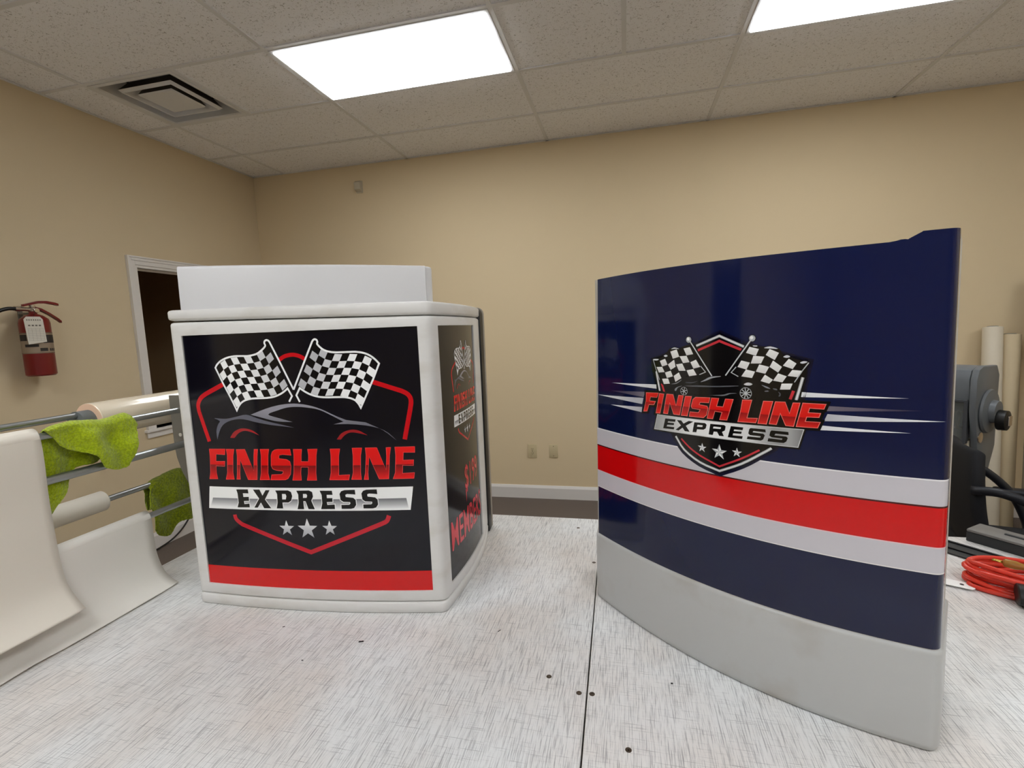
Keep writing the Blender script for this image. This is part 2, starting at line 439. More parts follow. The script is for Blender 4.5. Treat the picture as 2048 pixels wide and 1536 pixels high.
def plate(name, lab, loc, rotz, outlet, cat, m=M['ivory'], w=.074, hgt=.118):
    t = thing(name, lab, cat, loc, rotz)
    bm = NB(); box(bm, -w / 2, w / 2, -.006, 0, -hgt / 2, hgt / 2, .0025); obj('cover_plate', bm, m, t, smooth=40)
    if outlet:
        for s in (-1, 1):
            bm = NB()
            prism(bm, [(.0165 * math.cos(a) * 1.0, s * .0195 + max(-.013, min(.013, .0165 * math.sin(a)))) for a in [2 * PI * k / 20 for k in range(20)]], 'y', -.0085, -.005)
            so = obj('socket', bm, m, t)
            bm = NB(); box(bm, -.008, -.0055, -.0092, -.008, s * .0195 - .002, s * .0195 + .007); box(bm, .0055, .008, -.0092, -.008, s * .0195 - .002, s * .0195 + .007); box(bm, -.002, .002, -.0092, -.008, s * .0195 - .009, s * .0195 - .005)
            obj('slot', bm, M['slot'], so)
    zz = (0,) if outlet else (-.042, .042)
    for z in zz:
        bm = NB(); lathe(bm, [(.0035, -.0075), (.0035, -.005)], 12, (0, 0, z), 'y'); obj('screw', bm, M['slot'], t)
    return t
plate('wall_outlet', 'ivory double electrical outlet low on the back wall', (-.808, YB, .424), 0, True, 'outlet', w=.078, hgt=.122)
plate('blank_plate', 'plain ivory blank cover plate right of the outlet on the back wall', (-.622, YB, .427), 0, False, 'wall plate')

# black cable on the left wall
bm = NB()
tube(bm, spline([(XL + .012, 3.35, .62), (XL + .02, 3.2, .36), (XL + .03, 3.06, .16), (XL + .05, 2.9, .05), (XL + .06, 2.7, .012), (XL + .07, 2.3, .009)], 6), .006, 8)
tag(obj('power_cable', bm, M['black']), 'thin black cable curving down to the floor at the left wall', 'cable')

# fire extinguisher on left wall
ex = thing('fire_extinguisher', 'red fire extinguisher hanging on the left wall', 'fire extinguisher', (XL + .1, 2.137, 1.335))
R0 = .068
bm = NB(); lathe(bm, [(.0, 0), (R0 * .88, 0), (R0, .008), (R0, .128)], 40); obj('cylinder', bm, M['redpaint'], ex, smooth=40)
bm = NB(); lathe(bm, [(R0, .245), (R0, .30), (R0 * .93, .322), (R0 * .6, .342), (R0 * .3, .35), (.018, .352), (.018, .365)], 40); obj('shoulder', bm, M['redpaint'], ex, smooth=40)
lb = bpy.data.meshes  # label band
bm = NB(); lathe(bm, [(R0 + .0004, .128), (R0 + .0004, .245)], 40)
for f in list(bm.faces):
    if len(f.verts) > 4: bm.faces.remove(f)
band = obj('label_band', bm, M['labelbeige'], ex, smooth=True); band['label'] = 'beige and black instruction label'
bm = NB()
def onband(a, z, r=R0 + .0012): return (r * math.cos(a), r * math.sin(a), z)
def bandquad(a0, a1, z0, z1):
    n = max(1, int((a1 - a0) / .12))
    for i in range(n):
        p, q = a0 + (a1 - a0) * i / n, a0 + (a1 - a0) * (i + 1) / n
        bm.faces.new([bm.verts.new(onband(*w)) for w in ((p, z0), (q, z0), (q, z1), (p, z1))])
rr = random.Random(3)
for z0, z1, a0, a1 in ((.13, .1315, -3, 3), (.14, .158, -.45, .05), (.186, .232, -.2, .9), (.14, .155, .2, .34), (.14, .155, .4, .55), (.14, .155, .62, .8), (.165, .18, -1.4, -.5), (.2, .235, -1.9, -1.2), (.24, .243, -3, 3)):
    bandquad(a0, a1, z0, z1)
obj('label_print', bm, M['inkdark'], band, smooth='raw')
# valve, levers, hose, tag
bm = NB(); lathe(bm, [(.016, .362), (.02, .366), (.02, .384), (.014, .388), (.014, .4)], 20); tube(bm, [(0, -.0, .376), (0, -.062, .378)], .011, 12); tube(bm, [(0, -.062, .378), (0, -.085, .379)], .014, 12)
obj('valve', bm, M['chrome'], ex, smooth=40)
bm = NB(); lathe(bm, [(.014, .016), (.014, .024), (.012, .026)], 16, (0, .006, .37), 'x'); obj('pressure_gauge', bm, M['chrome'], ex, smooth=40)
def lever(name, pts, w, th):
    bm = NB(); up = [Vector((0, y, z)) for y, z in pts]
    poly = [(p.y, p.z + th / 2) for p in up] + [(p.y, p.z - th / 2) for p in reversed(up)]
    prism(bm, poly, 'x', -w / 2, w / 2, bev=.002); return obj(name, bm, M['handle_red'], ex, smooth=40)
lever('squeeze_lever', [(-.045, .398), (-.01, .408), (.03, .42), (.07, .422), (.115, .414), (.13, .408)], .024, .012)
lever('carry_handle', [(.005, .388), (.04, .378), (.08, .352), (.12, .322), (.135, .308)], .024, .012)
bm = NB(); tube(bm, spline([(0, -.083, .379), (0, -.12, .377), (.0, -.17, .355), (0, -.215, .30), (-.01, -.235, .22), (-.02, -.235, .12), (-.02, -.22, .04)], 6), .010, 10)
obj('hose', bm, M['blackrub'], ex, smooth=True)
bm = NB(); lathe(bm, [(.011, 0), (.016, -.05), (.017, -.06)], 14, (-.02, -.222, .045)); obj('hose_nozzle', bm, M['black'], ex, smooth=40)
tg = [(y - .034, z) for y, z in ((-.062, .318), (-.048, .333), (.018, .333), (.03, .318), (.036, .192), (-.054, .18))]
bm = NB(); prism(bm, tg, 'x', .071, .0722)
def tq(y0, y1, z0, z1):
    f = bm.faces.new([bm.verts.new((.0726, y - .034, z)) for y, z in ((y0, z0), (y1, z0), (y1, z1), (y0, z1))]); f.material_index = 1
for i in range(7): tq(-.05 + i * .0105, -.044 + i * .0105, .311, .318)
for i in range(4): tq(-.045 + i * .017, -.034 + i * .017, .28, .288)
for i in range(8): tq(-.048, .026, .268 - i * .0095, .2672 - i * .0095)
for i in range(5): tq(-.048 + i * .0185, -.0474 + i * .0185, .2, .268)
tgo = obj('inspection_tag', bm, [M['tagwhite'], M['ink']], ex); tgo['label'] = 'white paper inspection tag'
bm = NB(); tube(bm, spline([(.02, -.012, .38), (.06, -.03, .36), (.0715, -.05, .326)], 4), .0012, 6); obj('tag_string', bm, M['inkdark'], tgo)
bm = NB(); box(bm, -.1, -.094, -.012, .012, .27, .40, .002); box(bm, -.1, -.012, -.012, .012, .352, .362, .002); obj('wall_hook', bm, M['bracket'], ex)

# ------------------------------------------------------------------ work table
SEAM = -.0757
wt = thing('work_table', 'large white work table with a scratched two-board cutting top', 'table', (0, .92, 0))
TY0, TY1 = .30 - .92, 1.535 - .92
SX = lambda y: -.0668 - .0108 * ((y + .92 - .4) / .8)     # the seam runs a little askew
for (xa, xb, nm) in ((-1.272, None, 'left'), (None, 1.16, 'right')):
    bm = NB()
    g = .0013
    p = [(xa if xa else SX(TY0) + g, TY0), (xb if xb else SX(TY0) - g, TY0), (xb if xb else SX(TY1) - g, TY1), (xa if xa else SX(TY1) + g, TY1)]
    prism(bm, p, 'z', TT - .02, TT); bmesh.ops.bevel(bm, geom=[e for e in bm.edges if all(v.co.z > TT - .001 for v in e.verts)], offset=.0008, segments=1, affect='EDGES')
    obj('tabletop_board', bm, M['table'], wt)
bm = NB()
box(bm, -1.262, 1.15, TY0 + .01, TY1 - .01, TT - .06, TT - .02)
obj('subframe', bm, M['wood'], wt)
for x in (-1.2, 0.0, 1.09):
    for y in (TY0 + .06, TY1 - .1):
        bm = NB(); box(bm, x - .04, x + .04, y - .04, y + .04, 0, TT - .06, .004); obj('leg', bm, M['wood'], wt)
for x, y in ((-.1412, .801), (-.0851, .7705), (-.0633, .772), (-.0038, .6702), (-.0887, 1.2416), (-.15, 1.46)):
    bm = NB(); lathe(bm, [(.0048, TT - .002), (.0048, TT + .0001), (.0012, TT + .00012), (.0011, TT)], 16, (x, y - .92, 0)); obj('screw', bm, M['screw'], wt)

# ------------------------------------------------------------------ printing on curved panels
class Print:
    def __init__(s): s.items = []
    def poly(s, loops, col, layer):          # loops: outer + holes, metres; col: rgb or function(x, z, cz)
        s.items.append((loops, col, layer))
    def line(s, pts, w, col, layer, closed=False):
        P = [Vector(p) for p in pts]; N = len(P); L = []; Rr = []
        for i in range(N):
            a = P[i] - P[i - 1] if (i > 0 or closed) else P[1] - P[0]
            b = P[(i + 1) % N] - P[i] if (i < N - 1 or closed) else P[i] - P[i - 1]
            if a.length < 1e-7: a = b
            if b.length < 1e-7: b = a
            a.normalize(); b.normalize()
            na, nb = Vector((-a.y, a.x)), Vector((-b.y, b.x)); n = na + nb
            if n.length < 1e-4: n = na
            n.normalize(); k = min(2.0, 1 / max(.3, n.dot(na)))
            L.append(P[i] + n * w / 2 * k); Rr.append(P[i] - n * w / 2 * k)
        for i in range(N if closed else N - 1):
            j = (i + 1) % N
            s.items.append(([[L[i], L[j], Rr[j], Rr[i]]], col, layer))
    def disc(s, c, r, col, layer, n=18): s.poly([[(c[0] + r * math.cos(2 * PI * k / n), c[1] + r * math.sin(2 * PI * k / n)) for k in range(n)]], col, layer)
    def build(s, name, S, m, parent, step=.012, zcuts=(), xcuts=(), lift=.00014):
        bm = NB(); cl = bm.loops.layers.float_color.new('Col')
        for loops, col, layer in s.items:
            pts = [Vector((p[0], p[1], 0)) for L in loops for p in L]
            tb = NB(); vs = [tb.verts.new(p) for p in pts]
            tris = tessellate_polygon([[Vector((p[0], p[1], 0)) for p in L] for L in loops]) if len(pts) > 3 or len(loops) > 1 else [(0, 1, 2)]
            for t in tris:
                try:
                    f = tb.faces.new([vs[i] for i in t])
                    if f.calc_area() < 1e-11: tb.faces.remove(f)
                except ValueError: pass
            if not tb.faces: tb.free(); continue
            x0, x1 = min(p.x for p in pts), max(p.x for p in pts); z0, z1 = min(p.y for p in pts), max(p.y for p in pts)
            k = math.floor(x0 / step) + 1
            cuts = [(i * step, (1, 0, 0)) for i in range(k, int(math.floor(x1 / step)) + 1)] + [(c, (1, 0, 0)) for c in xcuts if x0 < c < x1]
            zc = [(c, (0, 1, 0)) for c in zcuts if callable(col) and z0 < c < z1]
            for c, n in cuts + zc:
                bmesh.ops.bisect_plane(tb, geom=tb.verts[:] + tb.edges[:] + tb.faces[:], plane_co=(c * n[0], c * n[1], 0), plane_no=n, dist=1e-7)
            mp = {}
            for v in tb.verts: mp[v] = (bm.verts.new(S(v.co.x, v.co.y, .0004 + layer * lift)), v.co.x, v.co.y)
            for f in tb.faces:
                if f.normal.z < 0: f.normal_flip()
                nf = bm.faces.new([mp[v][0] for v in f.verts])
                c = f.calc_center_median()
                for l, v in zip(nf.loops, f.verts):
                    rgb = col(v.co.x, v.co.y, c.y) if callable(col) else col
                    l[cl] = (*lin(rgb), 1)
            tb.free()
        me = bpy.data.meshes.new(name); bm.to_mesh(me); bm.free()
        o = bpy.data.objects.new(name, me); C.objects.link(o); o.parent = parent; me.materials.append(m)
        for p in me.polygons: p.use_smooth = True
        return o

def V2(a, k=1e-4): return [(p[0] * k, p[1] * k) for p in a]
def mixc(a, b, t): t = max(0, min(1, t)); return tuple(x + (y - x) * t for x, y in zip(a, b))
def star(c, r, rot=0): return [(c[0] + rr * math.sin(rot + PI * k / 5), c[1] + rr * math.cos(rot + PI * k / 5)) for k in range(10) for rr in [r if k % 2 == 0 else r * .4]]
def font_polys(text, x0, x1, z0, z1, bold=.02):
    """built-in font outlines fitted to a rectangle"""
    cu = bpy.data.curves.new('lettering_outline', 'FONT'); cu.body = text; cu.offset = bold; cu.resolution_u = 3
    o = bpy.data.objects.new('lettering_outline', cu); C.objects.link(o)
    me = bpy.data.meshes.new_from_object(o.evaluated_get(bpy.context.evaluated_depsgraph_get()))
    xs_ = [v.co.x for v in me.vertices]; ys_ = [v.co.y for v in me.vertices]
    fx = lambda x: x0 + (x - min(xs_)) / (max(xs_) - min(xs_)) * (x1 - x0)
    fy = lambda y: z0 + (y - min(ys_)) / (max(ys_) - min(ys_)) * (z1 - z0)
    out = [[(fx(me.vertices[i].co.x), fy(me.vertices[i].co.y)) for i in p.vertices] for p in me.polygons]
    bpy.data.objects.remove(o); bpy.data.meshes.remove(me); bpy.data.curves.remove(cu)
    return out

LK = json.loads('''{"flagL_line":[[-53,5075],[-284,5603],[-514,6113],[-521,6124],[-528,6135],[-538,6144],[-551,6151],[-566,6157],[-582,6158],[-597,6156],[-613,6149],[-625,6139],[-633,6126],[-638,6109],[-639,6091],[-632,6073],[-623,6055],[-624,6034],[-644,6009],[-674,5982],[-708,5955],[-743,5930],[-782,5904],[-821,5883],[-856,5868],[-891,5858],[-931,5849],[-978,5841],[-1030,5834],[-1082,5830],[-1132,5830],[-1181,5833],[-1233,5835],[-1289,5836],[-1348,5836],[-1408,5834],[-1468,5828],[-1529,5819],[-1588,5806],[-1646,5789],[-1702,5767],[-1752,5743],[-1796,5716],[-1834,5686],[-1865,5659],[-1885,5635],[-1898,5613],[-1912,5592],[-1749,5226],[-1605,4931],[-1477,4635],[-1458,4668],[-1438,4701],[-1416,4733],[-1390,4763],[-1361,4791],[-1329,4816],[-1294,4837],[-1256,4855],[-1213,4869],[-1166,4881],[-1114,4890],[-1058,4897],[-995,4900],[-928,4901],[-864,4902],[-806,4903],[-749,4904],[-693,4907],[-636,4912],[-578,4920],[-522,4931],[-469,4946],[-418,4966],[-371,4986],[-330,5007],[-293,5029],[-261,5051],[-234,5070],[-212,5088],[-190,5106],[-104,4936],[-181,4813]],"flagR_line":[[-53,5075],[208,5588],[462,6084],[471,6097],[480,6109],[489,6120],[501,6128],[513,6135],[526,6137],[541,6135],[556,6128],[568,6119],[575,6106],[580,6089],[581,6074],[578,6062],[571,6052],[572,6037],[585,6016],[605,5991],[629,5967],[656,5943],[687,5919],[721,5899],[756,5883],[794,5871],[834,5861],[877,5853],[922,5848],[969,5844],[1019,5842],[1071,5842],[1123,5842],[1174,5842],[1225,5843],[1276,5842],[1327,5842],[1378,5841],[1429,5837],[1480,5830],[1530,5822],[1579,5809],[1624,5794],[1667,5775],[1707,5753],[1745,5727],[1781,5697],[1814,5667],[1843,5637],[1868,5607],[1894,5577],[1742,5252],[1591,4957],[1429,4645],[1414,4676],[1399,4708],[1382,4737],[1361,4765],[1337,4792],[1311,4815],[1283,4832],[1252,4846],[1217,4859],[1178,4869],[1134,4878],[1084,4885],[1023,4888],[956,4889],[889,4890],[823,4890],[756,4889],[692,4891],[632,4893],[573,4898],[515,4906],[455,4919],[395,4936],[340,4956],[291,4977],[247,5001],[205,5025],[166,5051],[129,5079],[92,5106],[0,4950],[67,4805]],"flagL_grid":[[[-1887,5601],[-1773,5695],[-1647,5764],[-1498,5799],[-1338,5812],[-1169,5814],[-1001,5825],[-846,5858],[-706,5935],[-574,6040]],[[-1819,5452],[-1705,5546],[-1579,5616],[-1431,5651],[-1271,5664],[-1103,5667],[-935,5678],[-781,5712],[-641,5789],[-509,5894]],[[-1750,5302],[-1637,5397],[-1512,5468],[-1364,5503],[-1204,5517],[-1036,5519],[-869,5532],[-715,5566],[-576,5643],[-445,5749]],[[-1682,5153],[-1569,5248],[-1444,5319],[-1297,5355],[-1137,5369],[-970,5372],[-804,5385],[-650,5419],[-511,5497],[-380,5603]],[[-1613,5003],[-1501,5099],[-1377,5170],[-1230,5207],[-1071,5221],[-904,5225],[-738,5238],[-585,5273],[-446,5351],[-315,5458]],[[-1545,4854],[-1433,4950],[-1309,5022],[-1163,5058],[-1004,5073],[-838,5077],[-672,5090],[-520,5126],[-381,5204],[-251,5312]],[[-1477,4704],[-1366,4801],[-1242,4873],[-1096,4910],[-938,4925],[-772,4929],[-607,4943],[-454,4979],[-317,5057],[-186,5165]]],"flagR_grid":[[[530,6042],[658,5940],[792,5855],[944,5810],[1109,5798],[1275,5799],[1440,5789],[1601,5754],[1746,5680],[1880,5577]],[[453,5898],[582,5796],[716,5711],[869,5666],[1035,5654],[1201,5655],[1367,5645],[1528,5611],[1674,5536],[1809,5434]],[[375,5754],[505,5651],[640,5566],[793,5521],[960,5509],[1127,5511],[1293,5501],[1455,5467],[1602,5392],[1737,5289]],[[297,5608],[427,5505],[563,5420],[717,5376],[884,5364],[1052,5366],[1219,5356],[1382,5322],[1529,5247],[1664,5144]],[[219,5462],[349,5359],[486,5274],[640,5229],[808,5218],[977,5220],[1144,5210],[1308,5177],[1456,5102],[1591,4999]],[[139,5315],[271,5212],[408,5127],[563,5082],[732,5071],[902,5073],[1070,5064],[1233,5030],[1382,4956],[1518,4852]],[[60,5167],[191,5064],[329,4979],[485,4934],[655,4924],[826,4926],[994,4917],[1159,4884],[1308,4809],[1444,4705]]],"hexL":[[-1730,5237],[-2242,5014],[-2295,4984],[-2347,4954],[-2393,4919],[-2430,4875],[-2461,4826],[-2482,4775],[-2488,4724],[-2484,4672],[-2480,4620],[-2288,3927]],"hexR":[[1721,5195],[2330,4983],[2377,4959],[2424,4935],[2463,4906],[2493,4869],[2514,4827],[2524,4776],[2521,4715],[2507,4646],[2493,4577],[2335,3937]],"arc":[[-338,5720],[-290,5748],[-242,5777],[-191,5799],[-134,5814],[-75,5824],[-18,5827],[35,5823],[86,5812],[135,5796],[182,5774],[227,5747],[272,5719]],"hexB":[[-1820,2227],[-1814,2189],[-1807,2152],[-1788,2115],[-1751,2078],[-1702,2043],[-1653,2007],[12,1402],[1682,2063],[1731,2084],[1780,2105],[1820,2132],[1845,2169],[1862,2212],[1878,2255]],"roof":[[-1144,4538],[-1003,4586],[-863,4634],[-732,4674],[-614,4706],[-505,4730],[-397,4749],[-288,4762],[-180,4769],[-73,4770],[32,4763],[136,4750],[239,4730],[341,4705],[442,4673],[542,4635],[644,4589],[744,4538],[838,4492],[922,4455],[1000,4423],[1078,4390],[1507,4329],[1631,4272],[1753,4216],[1868,4153],[1970,4080],[2063,3999],[2156,3919],[2077,4007],[1994,4087],[1903,4146],[1796,4192],[1661,4231],[1502,4262],[1318,4286],[1128,4300],[954,4302],[784,4299],[1018,4354],[798,4474],[699,4527],[599,4579],[502,4621],[410,4647],[320,4663],[234,4675],[153,4686],[77,4694],[-1,4697],[-80,4698],[-161,4695],[-242,4686],[-325,4670],[-410,4647],[-491,4622],[-584,4596],[-675,4567],[-713,4538],[-669,4511],[-572,4484],[-467,4456],[-365,4427],[-255,4396],[-145,4366],[-269,4370],[-395,4374],[-515,4385],[-627,4405],[-733,4432],[-838,4460],[-941,4486],[-1042,4512]],"hood":[[-2095,4464],[-1989,4457],[-1884,4449],[-1783,4449],[-1690,4459],[-1602,4477],[-1514,4494],[-1425,4514],[-1337,4533],[-1251,4539],[-1170,4522],[-1092,4492],[-1005,4461],[-912,4433],[-810,4404],[-681,4371],[-510,4331],[-312,4286],[-117,4241],[-298,4262],[-481,4282],[-647,4302],[-787,4324],[-908,4345],[-1016,4366],[-1109,4387],[-1188,4408],[-1264,4424],[-1337,4435],[-1407,4441],[-1477,4440],[-1553,4432],[-1629,4418],[-1701,4398],[-1767,4373],[-1828,4343],[-1881,4305],[-1924,4260],[-1959,4208],[-1990,4153],[-2018,4094],[-2043,4031],[-2068,3969],[-2073,4073],[-2069,4172],[-2038,4259],[-1999,4328],[-1959,4367],[-1946,4394],[-2008,4429]],"wheelL":[[-1725,4018],[-1693,4062],[-1661,4105],[-1622,4143],[-1572,4175],[-1517,4202],[-1460,4221],[-1402,4230],[-1344,4230],[-1287,4225],[-1230,4214],[-1175,4197],[-1121,4175],[-1072,4144],[-1024,4107],[-976,4071],[-1041,4097],[-1105,4123],[-1167,4144],[-1225,4160],[-1281,4172],[-1335,4175],[-1390,4166],[-1443,4149],[-1493,4124],[-1536,4091],[-1576,4051],[-1616,4011]],"wheelR":[[833,3969],[873,4017],[912,4066],[959,4106],[1020,4137],[1088,4160],[1156,4173],[1219,4176],[1281,4170],[1344,4154],[1406,4125],[1469,4085],[1531,4046],[1452,4067],[1373,4088],[1302,4103],[1244,4112],[1196,4116],[1151,4114],[1108,4103],[1070,4086],[1032,4063],[997,4034],[963,3999],[929,3964]],"fin":[[[[-2315,3752],[-1888,3758],[-1911,3627],[-2143,3638],[-2164,3469],[-1929,3474],[-1950,3357],[-2178,3362],[-2186,3205],[-2166,3059],[-2391,3052],[-2346,3214],[-2314,3599]]],[[[-1860,3754],[-1654,3756],[-1697,3610],[-1744,3216],[-1729,3061],[-1946,3055],[-1892,3213],[-1849,3607]]],[[[-1598,3749],[-1378,3756],[-1206,3264],[-1167,3616],[-1143,3758],[-1053,3758],[-1082,3616],[-1143,3063],[-1369,3059],[-1519,3511],[-1567,3220],[-1571,3065],[-1663,3063],[-1633,3218],[-1592,3611]]],[[[-993,3759],[-782,3760],[-813,3618],[-855,3218],[-828,3066],[-1069,3062],[-1024,3216],[-984,3617]]],[[[-563,3760],[-268,3760],[-255,3627],[-456,3644],[-545,3626],[-553,3550],[-375,3533],[-296,3484],[-279,3385],[-308,3198],[-378,3098],[-448,3068],[-801,3064],[-767,3182],[-528,3192],[-485,3222],[-481,3267],[-639,3283],[-729,3315],[-761,3394],[-738,3618],[-702,3705],[-639,3747]]],[[[-190,3759],[11,3758],[-15,3619],[-27,3484],[140,3483],[157,3618],[147,3758],[369,3763],[336,3617],[295,3224],[299,3064],[75,3063],[116,3224],[128,3360],[-39,3360],[-60,3224],[-60,3063],[-269,3062],[-227,3224],[-188,3619]]],[[[666,3760],[890,3762],[852,3612],[816,3173],[1063,3183],[1036,3068],[599,3071],[645,3223],[673,3614]]],[[[1166,3773],[1382,3774],[1344,3605],[1315,3229],[1323,3075],[1101,3077],[1148,3231],[1173,3608]]],[[[1459,3772],[1713,3772],[1883,3280],[1917,3594],[1917,3767],[2018,3770],[1982,3593],[1930,3080],[1719,3079],[1530,3578],[1479,3227],[1480,3073],[1382,3074],[1423,3228],[1466,3603]]],[[[2109,3775],[2542,3775],[2534,3650],[2287,3657],[2269,3484],[2500,3488],[2487,3363],[2254,3374],[2238,3195],[2501,3205],[2481,3080],[2026,3078],[2083,3215],[2116,3589]]]],"exp":[[[[-1708,2826],[-1406,2834],[-1400,2740],[-1544,2741],[-1540,2652],[-1400,2661],[-1402,2566],[-1536,2559],[-1530,2488],[-1401,2504],[-1400,2415],[-1721,2404],[-1679,2514],[-1682,2732]]],[[[-1274,2832],[-1107,2836],[-1048,2698],[-957,2826],[-856,2828],[-994,2610],[-859,2409],[-1036,2405],[-1104,2536],[-1195,2416],[-1285,2411],[-1139,2627]]],[[[-719,2823],[-405,2828],[-337,2793],[-317,2698],[-349,2597],[-419,2550],[-567,2548],[-562,2411],[-721,2408],[-688,2540],[-681,2743]],[[-560,2745],[-474,2746],[-458,2696],[-479,2620],[-567,2619]]],[[[-208,2825],[93,2832],[167,2798],[178,2690],[130,2598],[196,2407],[48,2406],[-8,2584],[-60,2588],[-59,2405],[-214,2402],[-176,2549],[-169,2737]],[[-53,2751],[25,2752],[43,2714],[25,2664],[-61,2661]]],[[[344,2828],[629,2828],[638,2734],[501,2734],[500,2659],[627,2660],[625,2575],[492,2570],[499,2505],[670,2515],[667,2413],[345,2409],[383,2542],[384,2729]]],[[[918,2840],[1155,2846],[1159,2740],[974,2753],[930,2734],[936,2684],[1104,2666],[1157,2616],[1160,2505],[1110,2435],[1034,2416],[821,2416],[821,2505],[1004,2510],[1031,2535],[1026,2570],[872,2575],[812,2617],[799,2754],[841,2816]]],[[[1414,2846],[1647,2850],[1651,2744],[1469,2759],[1425,2740],[1432,2690],[1597,2671],[1649,2621],[1654,2510],[1605,2442],[1530,2423],[1320,2424],[1320,2513],[1500,2517],[1526,2541],[1521,2576],[1369,2582],[1311,2625],[1297,2761],[1338,2822]]]],"band":[[-2420,2875],[2451,2898],[2365,2377],[-2498,2355]],"bandin":[[-2358,2610],[2286,2645],[2324,2420],[-2440,2405]],"star":[[[-523,1946],[-504,2134]],[[-19,1942],[3,2187]],[[506,1965],[522,2146]]]}''')
